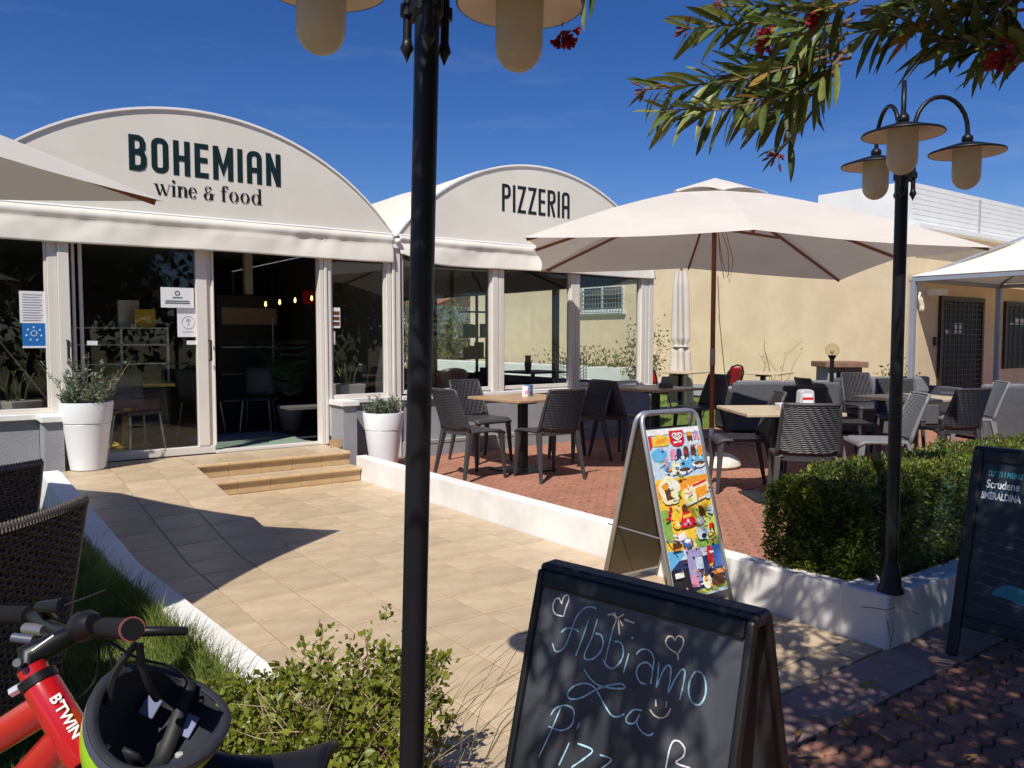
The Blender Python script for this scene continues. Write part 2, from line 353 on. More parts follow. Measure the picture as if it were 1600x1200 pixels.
# ---- street paving
street = struct(MB().box((-7, -7, -.1), (14, 1.78, -.014)), 'street_pavement', 'joint_sand', 'brown paved street in dappled shade with sandy joints')
BR = [(0, 0), (.0275, .013), (.0825, -.013), (.11, 0), (.1375, .013), (.1925, -.013), (.22, 0)]
def wavy_poly(g=.004, inset=0.0):
    lo = [(x * (1 - 2 * g / .22) + g, y + g) for x, y in BR]; hi = [(x * (1 - 2 * g / .22) + g, y + .11 - g) for x, y in BR][::-1]
    P = lo + hi
    if inset: P = [(.11 + (x - .11) * (1 - inset / .11), .055 + (y - .055) * (1 - inset / .055)) for x, y in P]
    return P
def paver_geo(h):
    a, b = wavy_poly(), wavy_poly(inset=.006); n = len(a)
    vs = [(x, y, 0) for x, y in a] + [(x, y, h - .006) for x, y in a] + [(x, y, h) for x, y in b]
    fs = [(k, (k + 1) % n, n + (k + 1) % n, n + k) for k in range(n)] + [(n + k, n + (k + 1) % n, 2 * n + (k + 1) % n, 2 * n + k) for k in range(n)] + [tuple(2 * n + k for k in range(n))]
    return vs, fs
def pave(parent, rects, z, m, seed, near):
    """wavy interlocking pavers in running bond; the largest in view are objects, the rest one part"""
    rg = random.Random(seed); spots = []
    for x0, y0, x1, y1 in rects:
        for j in range(int((y1 - y0) / .11)):
            for i in range(-1, int((x1 - x0) / .22) + 1):
                x = x0 + i * .22 + (j % 2) * .11; y = y0 + j * .11
                if x < x0 - .01 or x + .22 > x1 + .01: continue
                spots.append((x, y, z + rg.uniform(-.0025, .0025)))
    vs, fs = paver_geo(.03)
    def vis(s):
        X, Y, d = to_px(((s[0] + .1) * K, (s[1] + .05) * K, s[2] * K))
        return d if (0 <= X <= 1600 and 0 <= Y <= 1230 and d > .5) else 999 + abs(d)
    spots.sort(key=vis); me = MB().add(vs, fs).mesh('paver', m)
    for s in spots[:near]:
        o = obj('paver', me, parent); o.location = s; o.rotation_euler = (rg.uniform(-.006, .006), rg.uniform(-.006, .006), 0)
    mb = MB()
    for s in spots[near:]: mb.add([(v[0] + s[0], v[1] + s[1], v[2] + s[2]) for v in vs], fs)
    mb.build('pavers', m, parent, kind='stuff', fix=False)
pave(street, [(-3, -1.625, 11, 1.786)], -.03, 'street_paver', 3, 300)
border = struct(MB().box((-7, 1.79, -.1), (14, 2.1, -.012)), 'kerb_strip', 'joint_sand', 'flush band of grey pink stones between street and tiled walkway')
bme = MB().box((.003, .003, 0), (.397, .297, .03)).mesh('border_stone', 'border_stone')
for i in range(-4, 28):
    o = obj('border_stone', bme, border); o.location = (1.4 + i * .4, 1.795, -.028 + random.uniform(-.002, .002))
# ---- tiled walkway, ramp and steps
T = .37; RX = 2.22; RQ0, RQ1, PZ = 5.9, 8.4, .30
walk = struct(MB().box((1.2, 2.1, -.1), (3.97, 8.25, -.012)), 'walkway', 'grout', 'sunlit walkway of large square sandy tiles leading to the door')
ramp = struct(MB().hexa([(.9, RQ0, -.1), (RX, RQ0, -.1), (RX, RQ1, -.1), (.9, RQ1, -.1)], [(.9, RQ0, -.012), (RX, RQ0, -.012), (RX, RQ1, PZ - .012), (.9, RQ1, PZ - .012)]), 'ramp', 'grout', 'sandy tiled ramp rising beside the steps to the glass door')
TILES = {}
def tile(parent, x0, x1, y0, y1, z, slope=0.0, m='tile', h=.02):
    key = (round(x1 - x0, 3), round(y1 - y0, 3), m, h)
    if key not in TILES:
        w, d = key[0], key[1]; g = .0042; b = .003
        TILES[key] = MB().hexa([(g, g, 0), (w - g, g, 0), (w - g, d - g, 0), (g, d - g, 0)], [(g, g, h - b), (w - g, g, h - b), (w - g, d - g, h - b), (g, d - g, h - b)]).hexa(
            [(g, g, h - b), (w - g, g, h - b), (w - g, d - g, h - b), (g, d - g, h - b)], [(g + b, g + b, h), (w - g - b, g + b, h), (w - g - b, d - g - b, h), (g + b, d - g - b, h)]).mesh('tile', m)
    o = obj('tile', TILES[key], parent); o.location = (x0, y0, z - h + random.uniform(-.0008, .0008)); o.rotation_euler = (slope, 0, 0)
    return o
xs = [RX + T * k for k in range(5)] + [3.95]
ys = [8.2 - T * k for k in range(17)]
for a, b in zip(xs, xs[1:]):
    for k in range(16): tile(walk, a, b, ys[k + 1], ys[k], 0)
    tile(walk, a, b, 2.105, ys[16], 0)
xl = [1.11, 1.48, 1.85, RX]
yl = [RQ0 - T * k for k in range(11)]
for a, b in zip(xl, xl[1:]):
    for k in range(10): tile(walk, a, b, yl[k + 1], yl[k], 0)
    tile(walk, a, b, 2.105, yl[10], 0)
sl = math.atan2(PZ, RQ1 - RQ0); L = math.hypot(PZ, RQ1 - RQ0); nr = 7
xr = [1.0, 1.48, 1.85, RX]
for a, b in zip(xr, xr[1:]):
    for k in range(nr):
        t0 = L * k / nr; o = tile(ramp, a, b, 0, L / nr, 0, sl); o.location = (a, RQ0 + t0 * math.cos(sl), t0 * math.sin(sl) - .02)
steps = struct(MB().box((RX + .002, 8.215, -.09), (3.95, 8.5, .135)).box((.95, 8.402, -.08), (RX, 9.4, .285)).box((RX + .001, 8.502, -.08), (3.953, 9.4, .284)), 'entrance_steps', 'grout', 'two low tiled steps up to the glass door of the shop')
# treads and risers, one tile each
def step_row(y_front, y_back, z, x0, x1, n):
    w = (x1 - x0) / n
    for k in range(n):
        a = x0 + w * k
        tr = MB().box((.002, 0, -.015), (w - .002, y_back - y_front + .02, 0)); me = tr.mesh('tread_tile', 'tile')
        o = obj('tread_tile', me, steps); o.location = (a, y_front - .02, z)
        ns = MB(); prof = [(-.02, -.045), (-.036, -.04), (-.042, -.024), (-.036, -.006), (-.02, .0005)]
        ns.prism([(y, zz) for y, zz in prof] , 0, .002, w - .002); o = obj('nosing_tile', ns.mesh('nosing_tile', 'step_tile'), steps); o.location = (a, y_front, z)
        o = obj('riser_tile', MB().box((.002, -.012, -.147), (w - .002, 0, -.046)).mesh('riser_tile', 'step_tile'), steps); o.location = (a, y_front, z)
step_row(8.215, 8.47, .15, RX + .003, 3.945, 5)
step_row(8.48, 9.16, .30, RX + .003, 3.94, 5)
for k, (a, b) in enumerate(zip(xr, xr[1:])): tile(steps, a, b, 8.402, 8.772, PZ); tile(steps, a, b, 8.772, 9.16, PZ)
MB().box((3.86, 8.83, .30), (4.015, 8.842, .40)).build('skirting_tile', 'step_tile', steps)
# ---- left kerb (follows the ramp) and lawn
def kerb_l(q): return 1.38 - (q - 2.1) * .056
lk = MB()
qs = [2.1, 3.5, 5.0, 5.9, 6.5, 7.2, 7.8, 8.4, 8.55]
vs, fs = [], []
for q in qs:
    zt = max(0, min(PZ, (q - RQ0) * PZ / (RQ1 - RQ0))) + .055; x = kerb_l(q)
    vs += [(x - .17, q, -.1), (x - .165, q, zt - .008), (x - .155, q, zt), (x - .01, q, zt), (x, q, zt - .008), (x, q, -.1)]
for i in range(len(qs) - 1): fs += [(6 * i + k, 6 * i + k + 1, 6 * i + 7 + k, 6 * i + 6 + k) for k in range(5)]
fs += [(0, 1, 2, 3, 4, 5), tuple(6 * (len(qs) - 1) + k for k in range(6))]
struct(lk.add(vs, fs), 'kerb', 'white_kerb', 'low white painted kerb between lawn and ramp')
lawn = struct(MB().grid(lambda a, b: (-9 + a * 10.25, 1.75 + b * 8.0, -.03 + .02 * mnoise.noise((a * 9, b * 9, 0))), 40, 40), 'lawn', 'lawn_soil', 'green lawn soil beside the ramp')
rg = random.Random(5); gv, gf = [], []
def blade(x, y, z, h, w):
    a = rg.uniform(0, 6.283); dx, dy = math.cos(a) * w, math.sin(a) * w; lx, ly = rg.gauss(0, h * .4), rg.gauss(0, h * .4); k = len(gv)
    gv.extend([(x - dx, y - dy, z), (x + dx, y + dy, z), (x + lx * .45 + dx * .7, y + ly * .45 + dy * .7, z + h * .62), (x + lx * .45 - dx * .7, y + ly * .45 - dy * .7, z + h * .62), (x + lx, y + ly, z + h)])
    gf.extend([(k, k + 1, k + 2, k + 3), (k + 3, k + 2, k + 4)])
for i in range(52000):
    y = rg.uniform(2.2, 8.4); x = kerb_l(y) - .16 - abs(rg.gauss(0, 1)) ** 1.0 * 1.1
    if x < -2.6: continue
    edge = max(0, 1 - (kerb_l(y) - .17 - x) / .18)
    blade(x, y, -.03, rg.uniform(.03, .085) * (1 + 1.3 * edge * rg.random()), rg.uniform(.0015, .0032))
for i in range(240):   # taller tufts along the kerb
    y = rg.uniform(3.2, 7.6); x = kerb_l(y) - .18 - rg.random() * .08
    for k in range(7): blade(x + rg.gauss(0, .02), y + rg.gauss(0, .02), -.03, rg.uniform(.10, .22), .003)
gm = bpy.data.meshes.new('grass'); gm.from_pydata(gv, [], gf); gm.materials.append(MATS['grass'])
tag(obj('grass', gm), 'unmown green grass growing along the white kerb', 'grass', None, 'stuff')
# ---- terrace
ter = struct(MB().box((4.05, 2.25, -.1), (9.66, 9.3, TZ - .016)).box((9.662, 2.25, -.1), (16.4, 9.1, TZ - .0165)).box((16.402, 2.25, -.1), (28, 8.41, TZ - .017)), 'terrace', 'joint_sand', 'raised terrace of red brick pavers in front of the pizzeria')
pave(ter, [(4.09, 3.0, 9.63, 9.2), (9.63, 3.0, 16.3, 9.1), (16.3, 3.0, 22, 8.35)], TZ - .03, 'paver', 4, 300)
rk = MB()
rk.box((3.953, 2.1, -.1), (4.08, 8.33, KZ + .012))
struct(rk, 'kerb', 'white_kerb', 'long white painted kerb edging the red terrace', bevel=.012)
ck = MB().box((3.94, 2.085, -.1), (4.32, 2.36, KZ + .03)).box((4.32, 2.1, -.1), (20, 2.26, KZ + .01))
kb = struct(ck, 'planter_kerb', 'white_kerb', 'cracked white corner kerb under the hedge and lamp', bevel=.015)
cm = MB()
for pts in ([(1386, 968), (1393, 1003), (1391, 1012)], [(1345, 948), (1368, 950), (1384, 953), (1400, 949)], [(1393, 1003), (1397, 985), (1394, 968)], [(1410, 950), (1436, 958)]):
    P = [on_plane(x, y, Vector((3.94, 2.085, 0)) * K, Vector((-1, 0, 0))) / K for x, y in pts]
    ribbon(cm, [(-(p.y - 2.085), p.z) for p in P], .004, (3.94, 2.085, 0), (0, -1, 0), (0, 0, 1), .003)
cm.build('crack', 'joint_sand', kb, fix=False)
struct(MB().grid(lambda a, b: (4.08 + a * 15, 2.26 + b * .76, TZ + .02 + .02 * mnoise.noise((a * 40, b * 4, 1))), 60, 6), 'planting_bed', 'soil', 'brown soil bed under the hedge')
yard = struct(MB().box((9.662, 9.102, -.1), (16.27, 45, TZ + .0)), 'yard_lawn', 'yard_grass', 'bright green lawn strip in front of the yellow wall')
gv, gf = [], []
for i in range(14000):
    x, y = rg.uniform(9.7, 16.2), 9.12 + rg.random() ** 1.6 * 11
    blade(x, y, TZ, rg.uniform(.03, .08), .004)
gm = bpy.data.meshes.new('grass'); gm.from_pydata(gv, [], gf); gm.materials.append(MATS['grass'])
tag(obj('grass', gm), 'mown green grass between pizzeria and yellow wall', 'grass', None, 'stuff')

# ================================================================== YELLOW BUILDING
YX, YQ, YT = 16.3, 8.43, 3.82
yb = thing('yellow_building', 'pale yellow plastered building with white parapet behind the terrace', 'building', (YX, YQ, 0))
def L_(p): return (p[0] - YX, p[1] - YQ, p[2])
def lbox(mb, a, b): return mb.box(L_(a), L_(b))
lbox(MB(), (YX, YQ + .003, .40), (YX + 9, 24.6, YT)).build('wall', 'yellow_wall', yb)
tag(lbox(MB(), (YX + .45, YQ, .05), (YX + 14, YQ + .3, YT)).build('wall', 'yellow_wall', yb), 'front wall in the shade of the canopy')
lbox(lbox(MB(), (YX - .02, YQ + .02, .1), (YX + .4, 24.62, .40)), (YX + .401, YQ - .02, .1), (YX + 14, YQ + .28, .28)).build('plinth', 'plinth_grey', yb)
lbox(MB(), (YX + .01, YQ + .01, YT), (YX + .16, 10.5, 4.79)).build('parapet', 'white_plaster', yb)
rfm = lbox(MB(), (YX - .05, YQ - .25, YT), (YX + 14, YQ + .008, YT + .09)).build('eave', 'white_plaster', yb)
lbox(MB(), (YX + .2, YQ + .1, YT - .1), (YX + 13.9, 24.5, YT + .02)).build('roof', 'white_plaster', yb)
scr = lbox(MB(), (YX + .162, YQ + .05, YT), (YX + .2, YQ + .09, 4.79)).build('screen_post', 'white_plaster', yb)
for k in range(8):
    lbox(MB(), (YX + .162, YQ + .012, 3.94 + k * .106), (YX + 11, YQ + .04, 3.94 + k * .106 + .097)).build('screen_slat', 'white_plaster', yb)
for xx in (3.1, 6.2): lbox(MB(), (YX + xx, YQ - .02, YT), (YX + xx + .04, YQ + .011, 4.72)).build('screen_post', 'plinth_grey', yb)
# grilled window in the long wall
wn_ = lbox(MB(), (YX - .012, 16.67, 2.42), (YX + .03, 18.38, 3.10)).build('window', 'dark_glass', yb)
wf = MB()
for a, b in (((16.621, 2.375), (18.422, 2.444)), ((16.621, 3.082), (18.422, 3.150)), ((16.621, 2.445), (16.712, 3.081)), ((18.331, 2.445), (18.422, 3.081)), ((17.488, 2.445), (17.556, 3.081))):
    lbox(wf, (YX - .03, a[0], a[1]), (YX + .01, b[0], b[1]))
wf.build('window_frame', 'white_plaster', wn_); lbox(MB(), (YX - .1, 16.530, 2.284), (YX + .01, 18.525, 2.364)).build('window_sill', 'white_plaster', wn_)
gr = MB()
for k in range(16): gr.bar(L_((YX - .13, 16.587 + k * .123, 2.330)), L_((YX - .13, 16.587 + k * .123, 3.173)), .014, .014, (0, 1, 0))
for k in range(7): gr.bar(L_((YX - .132, 16.553, 2.352 + k * .13)), L_((YX - .132, 18.468, 2.352 + k * .13)), .014, .014)
gr.build('window_grille', 'steel', wn_)
# shuttered door and windows in the front wall
def shut(x0, x1, z0, z1, name):
    d = lbox(MB(), (x0, YQ - .03, z0), (x1, YQ - .002, z1)).build(name, 'interior_dark', yb)
    f = MB()
    for a, b in (((x0 - .1, z0), (x0, z1 + .1)), ((x1, z0), (x1 + .1, z1 + .1)), ((x0, z1), (x1, z1 + .1))): lbox(f, (a[0], YQ - .07, a[1]), (b[0], YQ - .003, b[1]))
    f.build('frame', 'door_brown', d)
    g = MB(); n = int((z1 - z0) / .11)
    for k in range(n): g.bar(L_((x0, YQ - .05, z0 + (k + .5) * (z1 - z0) / n)), L_((x1, YQ - .05, z0 + (k + .5) * (z1 - z0) / n)), .02, .02)
    for k in range(9): g.bar(L_((x0 + (k + .5) * (x1 - x0) / 9, YQ - .052, z0)), L_((x0 + (k + .5) * (x1 - x0) / 9, YQ - .052, z1)), .02, .02, (0, 1, 0))
    g.build('grille', 'door_brown', d)
    lbox(lbox(MB(), (x0 + .15, YQ - .034, z0 + (z1 - z0) * .70), (x0 + .4, YQ - .031, z0 + (z1 - z0) * .74)), (x0 + .5, YQ - .034, z0 + (z1 - z0) * .70), (x0 + 1.0, YQ - .031, z0 + (z1 - z0) * .80)).build('notice', 'paper', d)
shut(17.75, 19.6, .05, 2.40, 'door'); shut(20.92, 23.5, .86, 2.37, 'window')
lbox(MB(), (17.46, YQ - .05, 1.43), (17.56, YQ - .002, 1.62)).build('bell_box', 'door_brown', yb)
lbox(MB(), (17.1, YQ - .35, 2.49), (17.3, YQ - .002, 2.62)).build('wall_lamp', 'white_plaster', yb)
# ================================================================== GLAZED PAVILIONS
ZS, ZV, ZA, HW = 2.90, 2.55, 4.05, 2.35      # seam, valance hem, arch top, half width
RC = (HW * HW + (ZA - ZS) ** 2) / (2 * (ZA - ZS))
def arch(dx): return ZA - (RC - math.sqrt(max(0, RC * RC - dx * dx)))
DEPTH = 9.0
NA = 36
def arc_pts(r=0.0):
    return [(-HW + 2 * HW * k / NA, arch(-HW + 2 * HW * k / NA) + r) for k in range(NA + 1)]
def pavilion(cx, label):
    pv = thing('restaurant_pavilion', label, 'pavilion', (cx, FQ, 0), 0, 'arched glazed pavilions of the restaurant')
    A = arc_pts()
    MB().prism([(x, z) for x, z in A], 1, -.03, .03).build('gable_panel', 'tarp', pv)
    g = MB()
    for k in range(NA):
        (x0, z0), (x1, z1) = A[k], A[k + 1]
        g.hexa([(x0, -.05, z0), (x1, -.05, z1), (x1, .10, z1), (x0, .10, z0)], [(x0, -.05, z0 + .025), (x1, -.05, z1 + .025), (x1, .10, z1 + .025), (x0, .10, z0 + .025)])
    g.build('gable_trim', 'trim_white', pv)
    rf = MB()
    def roof(u, v):
        k = u * NA; x = -HW + 2 * HW * u; d = .10 + v * (DEPTH - .1)
        return (x, d, arch(x) + .022 - .03 * abs(math.sin(v * math.pi * 4)) * (1 - (x / HW) ** 2) + .008 * mnoise.noise((x * 2, d * 2, cx)))
    rf.grid(roof, NA, 24).build('roof', 'roof_tarp', pv, smooth=True, solid=.012)
    # valance hanging from the seam, wrinkled
    va = MB()
    def val(u, v):
        x = -HW + .02 + (2 * HW - .04) * u
        a = .055 * mnoise.noise((x * 1.5 + cx, v * 1.0 + x * .6, 3.3)) + .012 * mnoise.noise((x * 6.5, v * 2.4 + x * 1.8, cx))
        lift = .0
        if cx > 5: lift = .13 * math.exp(-((x + 2.45) / .42) ** 2)
        return (x, -.055 - .05 * v + a * min(1, v * 2.2) * (1 - .6 * v) - .03 * math.sin(min(1, v * 3) * 3.14), ZS + .015 - v * (ZS + .015 - ZV - lift) - .006 * math.sin(u * 9.0) * v)
    va.grid(val, 150, 16).build('valance', 'tarp', pv, smooth=True, solid=.006)
    hem = MB(); hem.tube([(-HW + .02, -.06, ZS + .012), (HW - .02, -.06, ZS + .012)], .014, 8); hem.build('valance_rail', 'trim_white', pv)
    MB().box((-HW + .05, .04, ZS - .12), (HW - .05, .12, ZS - .002)).build('front_beam', 'pvc', pv)
    return pv
P1, P2 = 2.55, 7.30
pv1 = pavilion(P1, 'arched pavilion with green shop lettering and open sliding glass door')
pv2 = pavilion(P2, 'arched pavilion with black lettering and see through windows beside the terrace')
Z0, ZT = .30, 2.80       # glazing bottom (doors) and top
def pvc_bar(pv, cx, x0, x1, z0, z1, y0=-.04, y1=.05, name='mullion', m='pvc'):
    return MB().box((x0 - cx, y0, z0), (x1 - cx, y1, z1)).build(name, m, pv, bevel=.006)
def window(pv, cx, x0, x1, z0, z1, y=0.0, fw=.05, name='window_pane'):
    f = MB()
    for a, b in (((x0, z0), (x1, z0 + fw)), ((x0, z1 - fw), (x1, z1)), ((x0, z0 + fw + .001), (x0 + fw * .5, z1 - fw - .001)), ((x1 - fw * .5, z0 + fw + .001), (x1, z1 - fw - .001))):
        f.box((a[0] - cx, y - .025, a[1]), (b[0] - cx, y + .025, b[1]))
    g = MB().box((x0 + fw * .4 - cx, y - .004, z0 + fw * .8), (x1 - fw * .4 - cx, y + .004, z1 - fw * .8)).build(name, 'window_glass', pv)
    f.build('window_frame', 'pvc', g, bevel=.004)
    return g
# --- first pavilion: window, sliding door, opening, window
SB = .85      # sill height
window(pv1, P1, .22, 1.04, SB, ZT); pvc_bar(pv1, P1, 1.041, 1.13, SB, ZT)
pvc_bar(pv1, P1, 1.131, 1.235, Z0, ZT, -.06, .03, 'door_jamb'); pvc_bar(pv1, P1, 1.27, 1.30, Z0 + .02, ZT, .06, .10, 'door_track_post'); pvc_bar(pv1, P1, 1.335, 1.37, Z0 + .02, ZT, .07, .11, 'door_track_post')
sd = MB().box((1.375 - P1, .07, Z0 + .09), (2.49 - P1, .078, ZT)).build('sliding_door', 'window_glass', pv1)
fr = MB()
for a, b in (((1.24, Z0 + .002), (2.66, Z0 + .088)),): fr.box((a[0] - P1, .035, a[1]), (b[0] - P1, .11, b[1]))
fr.box((2.48 - P1, .03, Z0 + .0885), (2.60 - P1, .10, ZT)); fr.box((2.601 - P1, .06, Z0 + .0885), (2.665 - P1, .14, ZT)); fr.box((2.655 - P1, .03, Z0 + .089), (2.675 - P1, .059, ZT))
fr.build('door_frame', 'pvc', sd, bevel=.005)
for x in (1.20, 2.605):
    h = MB().tube([(x - P1, -.0 if x > 2 else -.06, 1.57), (x - P1, -.05 if x > 2 else -.11, 1.57), (x - P1, -.05 if x > 2 else -.11, 1.35), (x - P1, -.0 if x > 2 else -.06, 1.35)], .014, 8)
    h.build('door_handle', 'black_matte', sd if x > 2 else pv1)
for x in (1.39, 2.38): MB().box((x - P1, .05, 1.525), (x + .10 - P1, .069, 1.57)).build('door_latch', 'paper', sd)
MB().box((2.66 - P1, -.02, Z0 + .002), (3.90 - P1, .12, Z0 + .03)).build('threshold', 'pvc', pv1)
pvc_bar(pv1, P1, 3.895, 3.945, Z0 + .003, ZT, -.05, .08, 'door_jamb'); pvc_bar(pv1, P1, 3.95, 3.985, Z0 + .003, ZT, -.065, .06, 'door_jamb'); pvc_bar(pv1, P1, 3.99, 4.04, .40, ZT, -.05, .05, 'door_jamb')
window(pv1, P1, 4.042, 4.79, SB, ZT); pvc_bar(pv1, P1, 4.792, 4.855, TZ, ZS - .02, -.05, .06, 'corner_post'); pvc_bar(pv1, P1, 4.865, 4.90, TZ, ZS - .02, -.075, .05, 'corner_post')
for x in (4.93,): pvc_bar(pv1, P1, x - .02, x + .055, TZ, ZS - .1, -.06, .05, 'corner_post'); MB().lathe([(.0, -.035), (.03, -.03), (.045, 0), (.03, .03), (.0, .035)], 14, (x - P1, -.1, ZS - .07)).build('gutter_cap', 'trim_white', pv1, smooth=True); MB().box((x - .05 - P1, -.09, ZS - .16), (x + .05 - P1, -.06, ZS - .11)).build('gutter_bracket', 'trim_white', pv1)
# low rendered walls with piers and sills
def low_wall(pv, cx, x0, x1, zb, y0=.0, y1=.16):
    MB().box((x0 - cx, y0 - .02, zb), (x1 - cx, y1, SB - .06)).build('low_wall', 'grey_wall', pv)
    MB().box((x0 - cx, y0 - .07, SB - .06), (x1 - cx, y1 + .02, SB - .002)).build('sill', 'sill', pv, bevel=.006)
low_wall(pv1, P1, -.6, .93, 0); low_wall(pv1, P1, 4.20, 4.98, TZ - .2)
for (a, b, zb) in ((.935, 1.10, 0.0), (4.02, 4.195, TZ - .25)):
    MB().box((a - P1, -.40, zb), (b - P1, .10, SB - .062)).build('pier', 'grey_wall', pv1); MB().box((a - .03 - P1, -.44, SB - .061), (b + .02 - P1, .10, SB - .001)).build('sill', 'sill', pv1, bevel=.006)
# --- second pavilion: three windows over a low wall with a base step
for a, b in ((5.02, 6.43), (6.63, 7.88), (8.05, 9.36)): window(pv2, P2, a, b, SB + .02, ZT)
for a, b in ((6.431, 6.53), (6.54, 6.629), (7.881, 7.96), (7.965, 8.049), (9.361, 9.44), (9.45, 9.52), (9.53, 9.63)): pvc_bar(pv2, P2, a, b, SB, ZT + .05, -.05 - random.random() * .02, .06)
low_wall(pv2, P2, 5.0, 9.63, TZ - .2)
MB().box((5.0 - P2, -.14, TZ - .2), (9.63 - P2, -.021, TZ + .16)).build('wall_base', 'grey_wall', pv2, bevel=.01)
MB().box((5.0 - P2, -.146, TZ + .161), (9.63 - P2, -.021, TZ + .20)).build('wall_base_ledge', 'pot_grey', pv2)
# side glazing of the second pavilion (towards the yellow wall) and its back
sx = 9.60 - P2
for k in range(4):
    y0 = .15 + k * 2.2; MB().box((sx - .05, y0, SB), (sx + .05, y0 + .10, ZT)).build('side_mullion', 'interior_dark' if k else 'pvc', pv2)
    g = MB().box((sx - .004, y0 + .101, SB + .03), (sx + .004, y0 + 2.199, 2.5)).build('side_window', 'window_glass', pv2)
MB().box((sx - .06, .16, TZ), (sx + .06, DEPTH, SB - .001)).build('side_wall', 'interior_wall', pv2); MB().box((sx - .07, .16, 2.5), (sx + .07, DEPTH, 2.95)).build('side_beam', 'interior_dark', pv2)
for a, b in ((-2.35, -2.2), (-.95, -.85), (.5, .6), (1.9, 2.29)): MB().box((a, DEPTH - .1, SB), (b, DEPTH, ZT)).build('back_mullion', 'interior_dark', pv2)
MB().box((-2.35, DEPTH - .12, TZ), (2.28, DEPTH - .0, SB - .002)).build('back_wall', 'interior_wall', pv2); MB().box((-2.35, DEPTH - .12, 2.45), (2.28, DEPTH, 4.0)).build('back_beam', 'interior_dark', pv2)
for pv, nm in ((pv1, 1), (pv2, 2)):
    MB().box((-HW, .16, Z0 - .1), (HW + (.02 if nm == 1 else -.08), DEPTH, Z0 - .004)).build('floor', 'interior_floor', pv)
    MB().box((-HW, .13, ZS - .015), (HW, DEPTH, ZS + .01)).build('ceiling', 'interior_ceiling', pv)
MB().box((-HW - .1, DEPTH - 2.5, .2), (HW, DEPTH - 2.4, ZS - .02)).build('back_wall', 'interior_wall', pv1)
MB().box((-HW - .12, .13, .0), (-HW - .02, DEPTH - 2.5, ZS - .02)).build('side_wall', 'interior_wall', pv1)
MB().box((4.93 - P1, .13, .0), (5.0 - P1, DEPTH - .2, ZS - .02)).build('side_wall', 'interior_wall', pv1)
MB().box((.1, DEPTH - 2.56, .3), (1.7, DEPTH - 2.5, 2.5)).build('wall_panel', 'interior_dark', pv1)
pvc_bar(pv1, P1, 4.0, 4.12, Z0, ZS - .02, 3.0, 3.12, 'inner_post')
MB().box((2.75 - P1, .18, Z0), (3.9 - P1, 1.1, Z0 + .012)).build('door_mat', 'mat_green', pv1); MB().box((2.7 - P1, 1.15, Z0), (3.9 - P1, 1.7, Z0 + .01)).build('door_mat', 'mat_grey', pv1)
# ---------------------------------------------------------------- lettering on the gables
def glyphs(word, w, gap, st):
    """condensed sans capitals as centre-line strokes in a box 1 high"""
    h = st / 2
    def rr(x0, x1, y0, y1, r, n=5):   # rounded rectangle loop
        P = []
        for cx_, cy_, a0 in ((x1 - r, y1 - r, 0), (x0 + r, y1 - r, 90), (x0 + r, y0 + r, 180), (x1 - r, y0 + r, 270)):
            P += [(cx_ + r * math.cos(R(a0 + 90 * k / n)), cy_ + r * math.sin(R(a0 + 90 * k / n))) for k in range(n + 1)]
        return P
    out, x = [], 0.0
    for c in word:
        a, b, r = h, w - h, w * .28; S_ = []; ww = w
        if c == 'O': S_ = [(rr(a, b, h, 1 - h, r), True)]
        elif c == 'H': S_ = [([(a, 0), (a, 1)], False), ([(b, 0), (b, 1)], False), ([(a, .5), (b, .5)], False)]
        elif c == 'I': ww = st; S_ = [([(h, 0), (h, 1)], False)]
        elif c == 'E': ww = w * .86; b = ww; S_ = [([(b, 1 - h), (a, 1 - h), (a, h), (b, h)], False), ([(a, .52), (b * .93, .52)], False)]
        elif c == 'M': ww = w * 1.28; b = ww - h; S_ = [([(a, 0), (a, 1)], False), ([(b, 0), (b, 1)], False), ([(a, .98), (ww / 2, .28), (b, .98)], False)]
        elif c == 'N': S_ = [([(a, 0), (a, 1)], False), ([(b, 0), (b, 1)], False), ([(a, .95), (b, .05)], False)]
        elif c == 'A': S_ = [([(a, 0)] + [(a, 1 - h - r)] + [(a + r - r * math.cos(R(t)), 1 - h - r + r * math.sin(R(t))) for t in (30, 60, 90)] + [(b - r + r * math.sin(R(t)), 1 - h - r + r * math.cos(R(t))) for t in (0, 30, 60, 90)] + [(b, 0)], False), ([(a, .42), (b, .42)], False)]
        elif c in 'BPR':
            tp = [(a, 1 - h), (b - r, 1 - h), (b - r * .3, 1 - h - r * .3), (b, 1 - h - r), (b, .55 + r * .8), (b - r * .3, .55 + r * .25), (b - r, .53), (a, .53)]
            if c == 'B': tp = [(x_ if x_ < b - r * .5 else x_ - .02, y_) for x_, y_ in tp]
            S_ = [([(a, 0), (a, 1)], False), (tp, False)]
            if c == 'B': S_.append(([(a, .53), (b - r, .53), (b - r * .3, .49), (b, .40), (b, h + r), (b - r * .3, h + r * .3), (b - r, h), (a, h)], False))
            if c == 'R': S_.append(([(a + (b - a) * .45, .5), (b, 0)], False))
        elif c == 'Z': S_ = [([(0, 1 - h), (b, 1 - h), (a, h), (w, h)], False)]
        out.append((c, x, S_)); x += ww + gap
    return out, x - gap
def sign(pv, cx, word, p0, p1, z0, z1, w, gap, st, m):
    gl, tot = glyphs(word, w, gap, st); sx_ = (p1 - p0) / tot; sz = z1 - z0
    for c, x, strokes in gl:
        mb = MB()
        for i, (pts, cl) in enumerate(strokes):
            # strokes are widened in the sign's own units
            ribbon(mb, [((x + a) * sx_, b * sz) for a, b in pts], st * sx_, (p0 - cx, -.031, z0), (1, 0, 0), (0, 0, 1), .002 + .0012 * i, cl)
        mb.build('letter', m, pv, solid=.002, fix=False)
sign(pv1, P1, 'BOHEMIAN', 1.82, 3.44, 3.35, 3.72, .46, .13, .155, 'letter_green')
